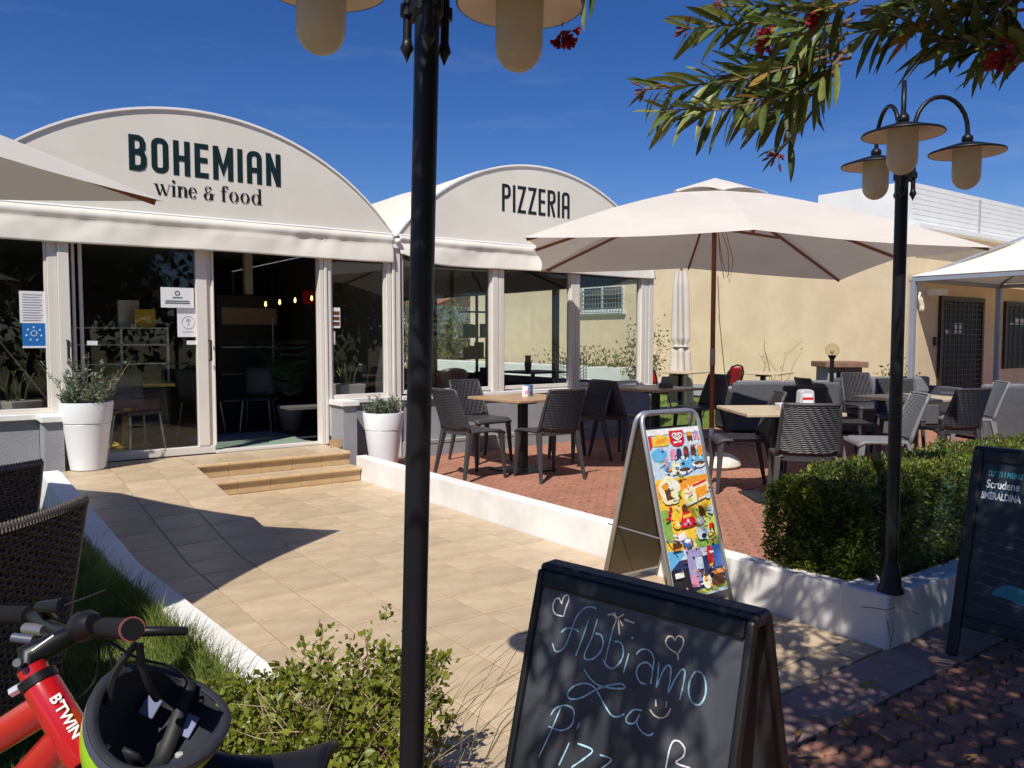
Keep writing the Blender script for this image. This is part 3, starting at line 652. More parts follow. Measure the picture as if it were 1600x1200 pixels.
sign(pv2, P2, 'PIZZERIA', 6.61, 7.85, 3.37, 3.75, .38, .10, .115, 'letter_black')
def didone(pv, cx, p0, p1, z0, xh):
    S_ = []   # (polygon points in x-height units, advance handled by hand)
    def quad(x0, y0, x1, y1, w0, w1=None): w1 = w1 or w0; S_.append([(x0 - w0 / 2, y0), (x0 + w0 / 2, y0), (x1 + w1 / 2, y1), (x1 - w1 / 2, y1)])
    def ser(x, y, w=.36): S_.append([(x - w / 2, y - .025), (x + w / 2, y - .025), (x + w / 2, y + .025), (x - w / 2, y + .025)])
    rings = []
    def ring(x, a0=0, a1=360, rx=.38): rings.append((x, .5, rx, .52, .22, .05, a0, a1))
    x = 0
    quad(.22, 1, .52, 0, .22); quad(.54, 0, .78, .98, .05); quad(.68, 1, 1.0, 0, .22); quad(1.02, 0, 1.3, .98, .05); ser(.2, 1, .42); ser(.7, 1, .3); ser(1.3, 1, .26)
    quad(1.65, 0, 1.65, 1, .23); ser(1.65, 0, .42); ser(1.58, .98, .28); rings.append((1.65, 1.36, .14, .14, .14, .14, 0, 360))
    quad(2.12, 0, 2.12, 1, .23); ser(2.12, 0, .4); ser(2.05, .98, .26); quad(2.62, .05, 2.62, .72, .23); rings.append((2.42, .70, .31, .30, .2, .08, 0, 160)); ser(2.68, .02, .34)
    ring(3.2, 40, 330, .36); S_.append([(2.9, .52), (3.5, .52), (3.5, .58), (2.9, .58)]); rings.append((3.2, .6, .36, .42, .16, .05, 0, 60))
    rings += [(4.5, .95, .26, .32, .13, .06, 20, 340), (4.5, .32, .38, .36, .22, .06, 70, 400), (4.72, 1.12, .10, .10, .10, .1, 0, 360)]; quad(4.85, .0, 4.85, .55, .2); ser(4.9, .57, .42)
    quad(5.85, 0, 5.85, 1.25, .23); ser(5.85, 0, .42); S_.append([(5.58, .93), (6.2, .93), (6.2, 1.0), (5.58, 1.0)]); rings.append((6.0, 1.22, .26, .28, .2, .06, 40, 180)); rings.append((6.17, 1.36, .11, .11, .11, .11, 0, 360))
    ring(6.75, rx=.42); ring(7.75, rx=.42); ring(8.75, rx=.42); quad(9.12, 0, 9.12, 1.55, .23); ser(9.02, 1.53, .3); ser(9.2, .0, .34)
    tot = 9.35; k = (p1 - p0) / tot
    cuts = [1.45, 1.9, 2.85, 3.7, 5.3, 6.3, 7.2, 8.2, 99]; LB_ = [MB() for _ in cuts]
    pick = lambda x: LB_[next(q for q, c in enumerate(cuts) if x < c)]
    for i, P in enumerate(S_): pick(sum(a for a, b in P) / len(P)).add([(p0 - cx + a * k, -.0332 - .0004 * (i % 7), z0 + b * xh) for a, b in P], [tuple(range(len(P)))])
    for i, (rx_, ry_, a, b, tx, ty, a0, a1) in enumerate(rings):
        n = 20; vs = []
        for j in range(n + 1):
            t = R(a0 + (a1 - a0) * j / n); c, s = math.cos(t), math.sin(t)
            vs += [(p0 - cx + (rx_ + a * c) * k, -.0365 - .0004 * (i % 5), z0 + (ry_ + b * s) * xh), (p0 - cx + (rx_ + max(0, a - tx) * c) * k, -.0365 - .0004 * (i % 5), z0 + (ry_ + max(0, b - ty) * s) * xh)]
        pick(rx_).add(vs, [(2 * j, 2 * j + 1, 2 * j + 3, 2 * j + 2) for j in range(n)])
    for mb in LB_: mb.build('letter', 'letter_black', pv, fix=False)
didone(pv1, P1, 2.05, 3.22, 3.12, .115)
# ---------------------------------------------------------------- notices on the glass
def notice(name, label, x0, x1, z0, z1, m, lines=0, y=FQ - .012, extra=None):
    t = thing(name, label, 'notice', (x0, y, z0), 0, None)
    MB().box((0, -.002, 0), (x1 - x0, 0, z1 - z0)).build('sheet', m, t)
    mb = MB(); w, h = x1 - x0, z1 - z0; rr_ = random.Random(len(label))
    for k in range(lines):
        zz = h * (.88 - .8 * k / max(1, lines - 1)); mb.add([(w * .12, -.004, zz), (w * rr_.uniform(.7, .92), -.004, zz), (w * .9, -.004, zz + h * .022), (w * .12, -.004, zz + h * .022)], [(0, 1, 2, 3)])
    if lines: mb.build('print', 'paper_ink', t, fix=False)
    return t, w, h
notice('paper_notice', 'white printed notice on window above the blue poster', .80, 1.015, 1.745, 2.06, 'paper', 11)
bp, w, h = notice('blue_poster', 'bright blue poster with ring of small icons on window', .815, 1.015, 1.50, 1.742, 'poster_blue')
MB().box((0, -.004, 0), (w, -.0021, h * .08)).build('footer', 'paper', bp)
mb = MB(); ribbon(mb, [(w / 2 + .026 * math.cos(R(a)), h * .6 + .026 * math.sin(R(a))) for a in range(0, 360, 20)], .006, (0, -.003, 0), (1, 0, 0), (0, 0, 1), .001, True)
mb.build('ring', 'paper', bp, fix=False); mb = MB()
for k in range(7):
    a = R(90 + k * 51); mb.prism([(w / 2 + .065 * math.cos(a) + .010 * math.cos(R(t)), h * .58 + .065 * math.sin(a) + .010 * math.sin(R(t))) for t in range(0, 360, 45)], 1, -.004, -.0022)
mb.build('icon', 'pr_pale', bp)
dn, w, h = notice('paper_notice', 'white landscape sheet with small crest taped on sliding door', 2.12, 2.465, 1.93, 2.15, 'paper', 0, FQ + .066)
mb = MB(); ribbon(mb, [(w / 2 + .022 * math.cos(R(a)), h * .72 + .022 * math.sin(R(a))) for a in range(0, 360, 30)], .012, (0, -.003, 0), (1, 0, 0), (0, 0, 1), .001, True)
for z_, x_ in ((.47, .15), (.30, .36), (.20, .38)): mb.add([(w * (.5 - x_), -.004, h * z_), (w * (.5 + x_), -.004, h * z_), (w * (.5 + x_), -.004, h * (z_ + .06)), (w * (.5 - x_), -.004, h * (z_ + .06))], [(0, 1, 2, 3)])
mb.build('print', 'paper_dark', dn, fix=False)
ar, w, h = notice('arrow_notice', 'grey sheet with circled up arrow on sliding door', 2.285, 2.478, 1.61, 1.928, 'paper', 0, FQ + .0665)
mb = MB(); o3 = (0, -.003, 0); cxz = (w * .6, h * .5)
ribbon(mb, [(cxz[0] + .068 * math.cos(R(a)), cxz[1] + .068 * math.sin(R(a))) for a in range(0, 360, 15)], .005, o3, (1, 0, 0), (0, 0, 1), .001, True)
ribbon(mb, [(cxz[0], cxz[1] - .035), (cxz[0], cxz[1] + .04)], .007, o3, (1, 0, 0), (0, 0, 1), .0015); ribbon(mb, [(cxz[0] - .025, cxz[1] + .015), (cxz[0], cxz[1] + .042), (cxz[0] + .025, cxz[1] + .015)], .007, o3, (1, 0, 0), (0, 0, 1), .002)
mb.build('arrow', 'paper_ink', ar, fix=False); MB().box((0, -.004, h * .82), (w, -.0021, h)).build('header', 'paper_ink', ar)
tm = text_mesh('ENTRATA', .026, 'lettering', 'paper_ink'); o = obj('lettering', tm, ar); o.location = (w * .58, -.0035, h * .17); o.rotation_euler = (R(90), 0, 0)
nt, w, h = notice('paper_notice', 'small white and red notice on window right of the doorway', 4.06, 4.17, 1.72, 1.97, 'paper', 0)
MB().box((.012, -.004, .03), (w - .01, -.0021, .075)).box((.012, -.004, .095), (w - .01, -.0021, .14)).box((.012, -.004, .16), (w - .01, -.0021, .205)).build('print', 'pr_brown', nt)
notice('paper_notice', 'narrow pale strip notice low on window right of the doorway', 4.06, 4.10, 1.52, 1.68, 'paper', 3)
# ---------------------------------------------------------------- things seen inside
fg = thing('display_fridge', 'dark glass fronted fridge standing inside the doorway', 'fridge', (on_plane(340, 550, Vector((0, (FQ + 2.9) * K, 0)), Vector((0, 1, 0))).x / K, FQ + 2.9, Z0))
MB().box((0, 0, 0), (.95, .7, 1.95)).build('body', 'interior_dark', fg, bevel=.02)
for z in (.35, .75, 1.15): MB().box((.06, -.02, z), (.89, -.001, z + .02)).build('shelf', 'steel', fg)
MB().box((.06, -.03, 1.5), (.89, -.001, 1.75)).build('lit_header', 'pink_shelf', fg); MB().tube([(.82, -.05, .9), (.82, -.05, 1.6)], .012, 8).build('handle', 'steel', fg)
cb = thing('glass_cabinet', 'low glass cabinet with pale shelves behind sliding door', 'cabinet', (1.55, FQ + 2.2, Z0))
MB().box((0, 0, 0), (1.15, .6, .62)).build('base', 'interior_dark', cb)
for z in (.66, .95, 1.2, 1.42): MB().box((0, 0, z), (1.15, .6, z + .018)).build('shelf', 'steel', cb)
for x in (0, .55, 1.12): MB().box((x, 0, .68), (x + .03, .03, 1.42)).build('upright', 'steel', cb)
for k, (x, m_, g_) in enumerate(((.75, 'pr_yellow', 'yellow food box on the glass cabinet'), (.58, 'paper', 'grey folded card on the glass cabinet'))):
    b_ = MB().box((0, 0, 0), (.26, .1, .24 if k == 0 else .36)).build('display_box', m_, bevel=.004); b_.location = (1.55 + x, FQ + 2.3 + k * .15, Z0 + 1.441); tag(b_, g_, 'box')
dt = thing('dining_table', 'indoor table with yellow wooden top and legs behind sliding door', 'table', (1.5, FQ + .9, Z0))
MB().box((0, 0, .72), (.95, .8, .76)).build('tabletop', 'interior_yellow', dt, bevel=.005)
for x in (.42,): MB().box((x, .3, 0), (x + .09, .39, .72)).build('leg', 'interior_yellow', dt)
MB().box((.25, .15, 0), (.7, .6, .03)).build('foot', 'interior_yellow', dt)
for (x, y, r_, lb) in ((3.02, FQ + 1.9, 2.2, 'slim indoor chair just inside the open doorway'), (1.95, FQ + .55, 0.3, 'grey indoor chair tucked under the yellow table'), (3.75, FQ + 1.8, -.5, 'dark indoor chair beside the palm inside')):
    c_ = thing('indoor_chair', lb, 'chair', (x, y, Z0), r_)
    MB().box((-.2, -.2, .44), (.2, .2, .47)).build('seat', 'interior_dark', c_, bevel=.01); MB().grid(lambda a, b: (-.2 + .4 * a, .2 + .06 * b - .05 * math.sin(a * 3.14), .5 + .38 * b), 8, 5).build('backrest', 'sofa_grey', c_, smooth=True, solid=.015)
    for sx_ in (-1, 1):
        for sy_ in (-1, 1): MB().tube([(sx_ * .17, sy_ * .17, .44), (sx_ * .21, sy_ * .22, 0)], .012, 6).build('leg', 'steel', c_)
pl = thing('potted_palm', 'dark indoor palm with arching fronds inside the doorway', 'plant', (on_plane(452, 550, Vector((0, (FQ + 1.7) * K, 0)), Vector((0, 1, 0))).x / K, FQ + 1.7, Z0))
MB().lathe([(.13, 0), (.19, .35), (.2, .36)], 16).build('pot', 'pot_grey', pl, smooth=True); pm = MB(); rgp = random.Random(3)
for k in range(22):
    a = rgp.uniform(0, 6.28); ln = rgp.uniform(.5, .85); pts = [Vector((.02 * math.cos(a), .02 * math.sin(a), .35))]
    for j in range(1, 8): t = j / 7; pts.append(Vector((math.cos(a) * ln * t ** 1.3 * .8, math.sin(a) * ln * t ** 1.3 * .8, .35 + (1.25 * t - .55 * t * t) * ln * 1.6)))
    for j in range(1, 8):
        d = (pts[j] - pts[j - 1]).normalized(); sdv = d.cross(Vector((0, 0, 1))).normalized()
        for s_ in (-1, 1):
            e = pts[j] + (sdv * s_ + d * .7 - Vector((0, 0, .3))) * .22; pm.add([pts[j], pts[j] + d * .03, e], [(0, 1, 2)])
pm.build('fronds', 'leaf_dark', pl, fix=False)
sp = thing('snake_plant', 'snake plant in square grey pot on inner window ledge', 'plant', (4.42, FQ + .32, SB - .1))
MB().hexa([(-.15, -.13, -.0), (.15, -.13, 0), (.15, .13, 0), (-.15, .13, 0)], [(-.18, -.15, .26), (.18, -.15, .26), (.18, .15, .26), (-.18, .15, .26)]).build('pot', 'pot_grey', sp, bevel=.01)
rgp = random.Random(8)
def sword(mb, b, lean, ln, w):
    vs = []
    for j in range(6):
        t = j / 5; c = Vector(b) + Vector((lean[0] * t * t, lean[1] * t * t, ln * t)); ww = w * (1 - t ** 2.2) * (.7 + .6 * math.sin(t * 2.2))
        vs += [c - Vector((ww, 0, 0)), c + Vector((ww, .01, 0))]
    mb.add(vs, [(2 * j, 2 * j + 1, 2 * j + 3, 2 * j + 2) for j in range(5)])
for k in range(13):
    mb = MB(); sword(mb, (rgp.uniform(-.08, .08), rgp.uniform(-.06, .06), .25), (rgp.uniform(-.12, .12), rgp.uniform(-.08, .08)), rgp.uniform(.18, .34), .017); mb.build('leaf', 'leaf_snake', sp, fix=False)
sp2 = copy_tree(sp); sp2.location = (.78, FQ + .34, SB - .15); tag(sp2, 'snake plant in square pot behind the postered window'); sp2.rotation_euler.z = .6
tag(MB().box((3.6, FQ + .2, SB - .13), (4.85, FQ + .55, SB - .101)).build('window_ledge', 'interior_wall'), 'dark inner window ledge holding the snake plant', 'ledge')
tag(MB().box((.3, FQ + .2, SB - .18), (1.1, FQ + .55, SB - .151)).build('window_ledge', 'interior_wall'), 'dark inner window ledge behind the blue poster', 'ledge')
for k, bx_ in enumerate((415, 437, 461, 487)):
    bp_ = on_plane(bx_, 474 - 3 * k, Vector((0, (FQ + 2.2) * K, 0)), Vector((0, 1, 0))) / K; x, y, bz = bp_.x, 2.2, bp_.z
    l_ = thing('pendant_bulb', 'glowing bare pendant bulb hanging in the dark room', 'lamp', (x, FQ + y, bz), 0, 'bare bulbs hanging indoors')
    MB().lathe([(.0, -.05), (.015, -.035), (.018, -.012), (.01, .025), (.0, .03)], 10).build('bulb', 'bulb', l_, smooth=True); MB().tube([(0, 0, .03), (0, 0, ZS - .02 - bz)], .004, 5).build('cord', 'black_matte', l_)
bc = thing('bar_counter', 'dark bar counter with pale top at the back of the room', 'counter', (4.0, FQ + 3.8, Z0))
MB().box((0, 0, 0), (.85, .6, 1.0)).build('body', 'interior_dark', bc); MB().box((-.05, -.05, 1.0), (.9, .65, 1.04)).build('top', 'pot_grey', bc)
ps = tag(MB().box((0, 0, 0), (.2, .02, .2)).build('red_sign', 'pr_red'), 'small dark red square sign on the back wall inside', 'sign'); ps.location = (4.75, FQ + 2.6, 2.12)
# second pavilion contents
rk_ = thing('bottle_rack', 'black shelf rack stacked with dark goods inside the pizzeria', 'shelf', (on_plane(752, 500, Vector((0, (FQ + 1.9) * K, 0)), Vector((0, 1, 0))).x / K, FQ + 1.9, Z0))
for k, z in enumerate((.55, .95, 1.3, 1.72, 2.02)): MB().box((-.35, -.15, z), (.35, .15, z + .02)).build('shelf', 'interior_dark', rk_)
MB().box((-.02, .12, 0), (.02, .15, 2.05)).build('post', 'interior_dark', rk_)
rgp = random.Random(2)
for z in (.57, .97, 1.32):
    for k in range(6):
        if rgp.random() < .85: MB().box((-.33 + k * .11, -.1, z), (-.33 + k * .11 + .095, .05, z + rgp.uniform(.16, .26))).build('box', 'interior_dark', rk_)
def itable(x, y, lab):
    t = thing('dining_table', lab, 'table', (x, y, Z0)); MB().box((-.4, -.4, .72), (.4, .4, .75)).build('tabletop', 'interior_dark', t); MB().tube([(0, 0, 0), (0, 0, .72)], .035, 8).build('pedestal', 'interior_dark', t); MB().box((-.25, -.25, 0), (.25, .25, .02)).build('foot', 'interior_dark', t); return t
itable(8.2, FQ + 1.3, 'dark indoor table behind the middle pizzeria window'); itable(6.2, FQ + 1.4, 'dark indoor table behind the left pizzeria window')
jg = tag(MB().lathe([(.05, 0), (.06, .12), (.045, .2), (.055, .26)], 12).build('jug', 'interior_dark', smooth=True), 'dark jug standing on the indoor pizzeria table', 'jug'); jg.location = (8.1, FQ + 1.3, Z0 + .751)
for (x, y, r_, lb) in ((5.75, FQ + .75, 2.6, 'rounded dark chair inside behind the left pizzeria window'), (6.1, FQ + .6, 2.9, 'second rounded dark chair inside behind the left pizzeria window')):
    c_ = thing('tub_chair', lb, 'chair', (x, y, Z0), r_); MB().lathe([(.15, .38), (.24, .42), (.27, .5)], 18).build('seat', 'interior_dark', c_, smooth=True)
    MB().grid(lambda a, b: (.27 * math.cos(R(-20 + 220 * a)), .27 * math.sin(R(-20 + 220 * a)) + .05 * b, .48 + .40 * b * math.sin(R(180 * (.15 + .7 * a)))), 14, 6).build('backrest', 'dark_frame', c_, smooth=True, solid=.02)
    for k in range(4): MB().tube([(.15 * math.cos(k * 1.57), .15 * math.sin(k * 1.57), .4), (.22 * math.cos(k * 1.57), .22 * math.sin(k * 1.57), 0)], .014, 6).build('leg', 'interior_dark', c_)
wc = thing('wire_chair', 'pale wire lattice chair inside the middle pizzeria window', 'chair', (8.75, FQ + 1.0, Z0), 2.4)
wm = MB()
def wp(a, b): return Vector((-.28 + .56 * a, .28 * b * b, .44 + .52 * b ** 2 + .12 * (2 * a - 1) ** 2))
for k in range(13): wm.tube([wp(k / 12, j / 10) for j in range(11)], .005, 5); wm.tube([wp(j / 10, k / 12) for j in range(11)], .005, 5)
wm.build('lattice', 'alu', wc)
for sx_ in (-1, 1): MB().tube([(sx_ * .2, -.0, .46), (sx_ * .24, -.1, 0), (sx_ * .24, .35, 0), (sx_ * .2, .2, .5)], .008, 6).build('leg_frame', 'alu', wc)
to_metres()
# ================================================================== TERRACE FURNITURE (metres from here on)
TZ = 0.042
FRONT = FQ * K
def place(t, p, rz): t.location = p; t.rotation_euler = (0, 0, rz); return t
def chair_back(u, t):   # u -1..1 across, t 0..1 up the back
    hw = .212 - .022 * t
    return Vector((u * hw, -.185 - .145 * max(0, t) ** 1.15 - .035 * (1 - u * u), .445 + .395 * t))
def make_chair(m, label, group):
    c = thing('terrace_chair', label, 'chair', group=group)
    def seat(a, b):
        x = (a - .5) * (.43 + .02 * b); y = -.20 + .42 * b; z = .452 - .012 * math.sin(a * 3.14) * math.sin(b * 3.14) - .03 * max(0, b - .85) / .15 * max(0, b - .85) * 7
        return (x, y, z)
    MB().grid(seat, 8, 8).build('seat', m, c, smooth=True, solid=.022)
    for s in (-1, 1):
        MB().hexa([(s * .24 - .013, -.285, 0), (s * .24 + .013, -.285, 0), (s * .24 + .013, -.258, 0), (s * .24 - .013, -.258, 0)], [(s * .205 - .022, -.205, .455), (s * .205 + .022, -.205, .455), (s * .205 + .022, -.15, .455), (s * .205 - .022, -.15, .455)]).build('leg', m, c, bevel=.006)
        MB().hexa([(s * .222 - .012, .205, 0), (s * .222 + .012, .205, 0), (s * .222 + .012, .23, 0), (s * .222 - .012, .23, 0)], [(s * .198 - .022, .16, .445), (s * .198 + .022, .16, .445), (s * .198 + .022, .212, .445), (s * .198 - .022, .212, .445)]).build('leg', m, c, bevel=.006)
    fr = MB()
    for s in (-1, 1): fr.tube([chair_back(s, t / 6) for t in range(7)], [.019, .018, .017, .016, .015, .014, .014], 8)
    fr.tube([chair_back(-1 + 2 * k / 10, 1) for k in range(11)], .014, 8)
    fr.grid(lambda a, b: chair_back(-1 + 2 * a, -.06 + b * (.06 + .05 + .11 * (2 * a - 1) ** 2)), 14, 3)
    f = fr.build('back_frame', m, c, smooth=True)
    pn = MB(); pn.grid(lambda a, b: chair_back(-.97 + 1.94 * a, .06 + .92 * b) + Vector((0, -.002, 0)), 12, 10); pn.build('back_panel', m, c, smooth=True, solid=.006)
    wv = MB()
    for k in range(23):
        t = .12 + .85 * k / 22
        for side in (1, -1):
            def st(a, b, t=t, side=side):
                u = -.95 + 1.9 * a; lim = .08 + .11 * u * u; tt = max(t, lim) + (b - .5) * .034
                return chair_back(u, tt) + Vector((0, side * (.003 + .011 * (1 - b)) , .0028 * math.sin(u * 24 + k)))
            wv.grid(st, 28, 1)
    wv.build('woven_strips', m, c, smooth=False, kind='stuff')
    return c
def make_table(m, label, group, w=.78):
    t = thing('terrace_table', label, 'table', group=group)
    MB().box((-w / 2, -w / 2, .70), (w / 2, w / 2, .728)).build('tabletop', m, t, bevel=.006)
    MB().box((-.038, -.038, .02), (.038, .038, .699)).build('column', 'black_metal', t, bevel=.004)
    MB().box((-.1, -.1, .66), (.1, .1, .6985)).build('top_plate', 'black_metal', t)
    MB().box((-.24, -.24, 0), (.24, .24, .014)).build('foot_plate', 'black_metal', t, bevel=.004)
    return t
CG, TG = 'woven resin chairs on the terrace', 'square wooden terrace tables'
def yaw_to(dx, dy): return math.atan2(-dx, dy)     # turns local +Y (the way a chair faces) to (dx, dy)
E1, E2 = Vector((math.cos(YAW), -math.sin(YAW), 0)), Vector((math.sin(YAW), math.cos(YAW), 0))
t1 = make_table('table_wood', 'square brown table with blue box on it by the pizzeria windows', TG)
place(t1, (4.78, 6.28, TZ), .06)
chairs = [  # position, facing, label, sunlight painted in as grey?
    ((4.14, 6.22), (1, .05), 'anthracite chair pushed to brown table beside the white kerb', 0),
    ((4.80, 7.02), (.05, -1), 'anthracite chair between brown table and pizzeria wall', 0),
    ((4.70, 5.80), (.1, 1), 'anthracite chair with its back to the kerb at the brown table', 0),
    ((5.62, 6.42), (-1, .1), 'anthracite chair at brown table, back to back with another chair', 0),
    ((6.22, 6.36), (1, .1), 'anthracite chair facing the table with grey napkin holder, back to back', 0),
    ((7.72, 6.55), (-1, .15), 'dark chair beside umbrella pole at table with grey napkin holder', 0),
]
proto = make_chair('chair_resin', 'x', CG)
used = False
def put_chair(pos, face, label, src):
    c = copy_tree(src); place(c, (pos[0], pos[1], TZ), yaw_to(*face)); tag(c, label); return c
protog = make_chair('grey_and_lit_chair', 'x', CG)  # same dark resin chair, its sunlit look put into a grey colour
def cam_dir(a, b): v = E1 * a + E2 * b; return (v.x, v.y)
chairs += [
    (cw(1.96, 6.85)[:2], cam_dir(-1, .1), 'dark chair turned away behind the table with white napkin dispenser', 0),
    (cw(2.17, 5.92)[:2], cam_dir(.2, 1), 'anthracite chair with woven back against hedge at table with white dispenser', 0),
    (cw(2.70, 7.25)[:2], cam_dir(-.25, -1), 'woven anthracite chair facing the hedge across table with white dispenser', 0),
    (cw(3.66, 9.2)[:2], cam_dir(1, .1), 'dark chair turned towards the long lounge area behind dispenser table', 0),
    (cw(4.55, 10.2)[:2], cam_dir(.1, -1), 'dark chair behind the table at the hedge lamp', 0),
    (cw(3.08, 6.7)[:2], cam_dir(-1, .12), 'anthracite chair with sunlight painted as grey, side on behind the hedge lamp post', 1),
    (cw(4.12, 7.6)[:2], cam_dir(-.3, 1), 'dark chair half in sun with its back to the hedge', 0),
    (cw(3.45, 8.1)[:2], cam_dir(1, -.1), 'dark chair between the dispenser table and the lamp table', 0),
    (cw(4.25, 8.75)[:2], cam_dir(-.3, -1), 'dark chair facing the hedge lamp across the lamp table', 0),
    (cw(4.85, 8.5)[:2], cam_dir(-1, .2), 'anthracite chair with sunlight painted as grey, beside the grey lounge sofa', 1),
]
for pos, face, lab, g in chairs: put_chair(pos, face, lab, protog if g else proto)
for pr_ in (proto, protog):
    for ch in list(pr_.children): bpy.data.objects.remove(ch)
    bpy.data.objects.remove(pr_)
def table_at(pos, rz, lab, m='table_wood'):
    t = copy_tree(t1); place(t, (pos[0], pos[1], TZ), rz); tag(t, lab)
    return t
table_at((6.92, 6.52), .03, 'square brown table with grey napkin holder near umbrella pole')
table_at(cw(2.17, 6.5)[:2], -YAW + .05, 'square pale wooden table with white napkin dispenser behind the hedge')
table_at(cw(3.95, 7.9)[:2], -.1, 'square pale wooden table behind the hedge lamp post')
table_at((11.4, 8.3), .3, 'pale wooden table standing behind the grey sofa near yellow wall')
table_at((10.6, 9.4), .2, 'pale wooden table between the red chairs')
for t_ in [o for o in COL.objects if o.name.startswith('terrace_table')][2:]:
    for ch in t_.children:
        if ch.name.startswith('tabletop'): ch.data = ch.data.copy(); ch.data.materials.clear(); ch.data.materials.append(MATS['table_wood_pale'])
# ---- small things on the tables
TT = TZ + .729
bb = thing('snack_box', 'blue and white box standing on brown table', 'box', (4.85, 6.30, TT), .5)
MB().box((0, -.03, 0), (.075, .03, .11)).build('carton', 'pr_blue', bb, bevel=.003); MB().box((-.055, -.03, 0), (-.004, .03, .10)).build('card', 'paper', bb); MB().box((-.056, -.031, .02), (-.05, .0, .06)).build('print', 'pr_pink', bb)
MB().box((.01, -.032, .04), (.05, -.0301, .09)).build('print', 'pr_sky', bb)
pd = cw(2.36, 6.42, TT)
nd = thing('napkin_dispenser', 'shiny white napkin dispenser with red print on pale table', 'dispenser', pd, -YAW + .1)
MB().prism([(-.055, .012), (.055, .012), (.062, .05), (.056, .15), (.04, .165), (-.04, .165), (-.056, .15), (-.062, .05)], 1, -.045, .045).build('case', 'napkin', nd, bevel=.012)
MB().box((-.075, -.05, 0), (.075, .05, .012)).build('base', 'steel', nd, bevel=.004); MB().box((-.04, -.0475, .04), (.04, -.0455, .135)).build('label', 'paper', nd); MB().box((-.045, -.0495, .085), (.045, -.048, .105)).build('print', 'pr_red', nd)
cd = thing('sachet_tray', 'small white tray with red mark on pale table', 'tray', cw(2.20, 6.42, TT), -YAW + .15)
MB().hexa([(-.055, -.035, 0), (.055, -.035, 0), (.055, .035, 0), (-.055, .035, 0)], [(-.07, -.045, .055), (.07, -.045, .055), (.07, .045, .055), (-.07, .045, .055)]).build('tray', 'paper', cd, bevel=.004); MB().box((-.025, -.046, .015), (.03, -.0435, .035)).build('print', 'pr_red', cd)
nh = thing('napkin_holder', 'grey plastic napkin holder on table by umbrella pole', 'holder', (6.98, 6.42, TT), -YAW)
MB().hexa([(-.08, -.05, 0), (.08, -.05, 0), (.08, .05, 0), (-.08, .05, 0)], [(-.075, -.045, .05), (.075, -.045, .05), (.075, .045, .05), (-.075, .045, .05)]).build('base', 'sofa_grey', nh, bevel=.008); MB().hexa([(-.055, -.03, .05), (.055, -.03, .05), (.055, .03, .05), (-.055, .03, .05)], [(-.045, -.02, .13), (.045, -.02, .13), (.045, .02, .13), (-.045, .02, .13)]).build('clip', 'grey_and_lit_chair', nh, bevel=.006)
# ---- lounge sofas
def sofa(w, label, pos, rz, seats):
    s = thing('lounge_sofa', label, 'sofa', (pos[0], pos[1], TZ), rz, 'grey woven lounge sofas')
    MB().box((-w / 2, -.36, .05), (w / 2, .36, .34)).build('base', 'sofa_grey', s, bevel=.02)
    for sg in (-1, 1): MB().box((sg * w / 2 - .07 * (sg > 0) - .0, -.38, .03), (sg * w / 2 + .07 * (sg < 0) + .0, .38, .58)).build('arm', 'sofa_grey', s, bevel=.02)
    MB().box((-w / 2 - .005, -.45, .03), (w / 2 + .005, -.381, .70)).build('backrest', 'sofa_grey', s, bevel=.03)
    for k in range(seats):
        a = -w / 2 + .08 + k * (w - .16) / seats
        MB().box((a, -.25, .342), (a + (w - .16) / seats - .01, .35, .45)).build('seat_cushion', 'grey_and_lit_chair', s, bevel=.03); MB().box((a, -.375, .46), (a + (w - .16) / seats - .01, -.25, .72)).build('back_cushion', 'grey_and_lit_chair', s, bevel=.04)
    return s
sofa(1.5, 'grey woven two seat sofa seen from behind near the grass strip', cw(3.75, 11.4)[:2], yaw_to(*cam_dir(-.05, 1)), 2)
sofa(1.4, 'grey woven sofa in front of the shuttered door', cw(6.55, 10.6)[:2], yaw_to(*cam_dir(-.2, 1)), 2)
sofa(1.6, 'grey woven sofa beyond the hedge lamp, along the yellow wall', cw(5.75, 11.9)[:2], yaw_to(*cam_dir(.15, -1)), 2)
sofa(.8, 'single grey woven armchair under the white canopy', cw(6.95, 9.7)[:2], yaw_to(*cam_dir(-.6, 1)), 1)
lt = thing('lounge_table', 'low grey woven coffee table between the sofas', 'table', cw(4.85, 11.0, TZ), .4)
MB().box((-.35, -.35, .04), (.35, .35, .36)).build('base', 'sofa_grey', lt, bevel=.015); MB().box((-.36, -.36, .361), (.36, .36, .372)).build('glass_top', 'dark_glass', lt)
# ---- red chairs
def red_chair(pos, face, lab):
    c = thing('red_chair', lab, 'chair', (pos[0], pos[1], TZ), yaw_to(*face), 'red chairs on the grass strip')
    MB().lathe([(.001, .44), (.19, .445), (.21, .46), (.20, .475), (.001, .47)], 20).build('seat', 'dark_frame', c, smooth=True)
    def bk(a, b): u = -1 + 2 * a; return (u * .20 * math.sqrt(max(.05, 1 - (b * .72) ** 3)), -.19 - .08 * b - .03 * (1 - u * u), .54 + .30 * b)
    MB().grid(bk, 12, 8).build('back_shell', 'red_plastic', c, smooth=True, solid=.012)
    MB().tube([(-.2, -.17, .45), (-.225, -.21, .60), (-.215, -.255, .75), (-.14, -.28, .85), (0, -.29, .875), (.14, -.28, .85), (.215, -.255, .75), (.225, -.21, .60), (.2, -.17, .45)], .014, 8).build('back_hoop', 'dark_frame', c, smooth=True)
    for sx_, sy_ in ((-1, -1), (1, -1), (-1, 1), (1, 1)): MB().tube([(sx_ * .15, sy_ * .15, .45), (sx_ * .21, sy_ * .22, 0)], [.016, .012], 8).build('leg', 'dark_frame', c)
    return c
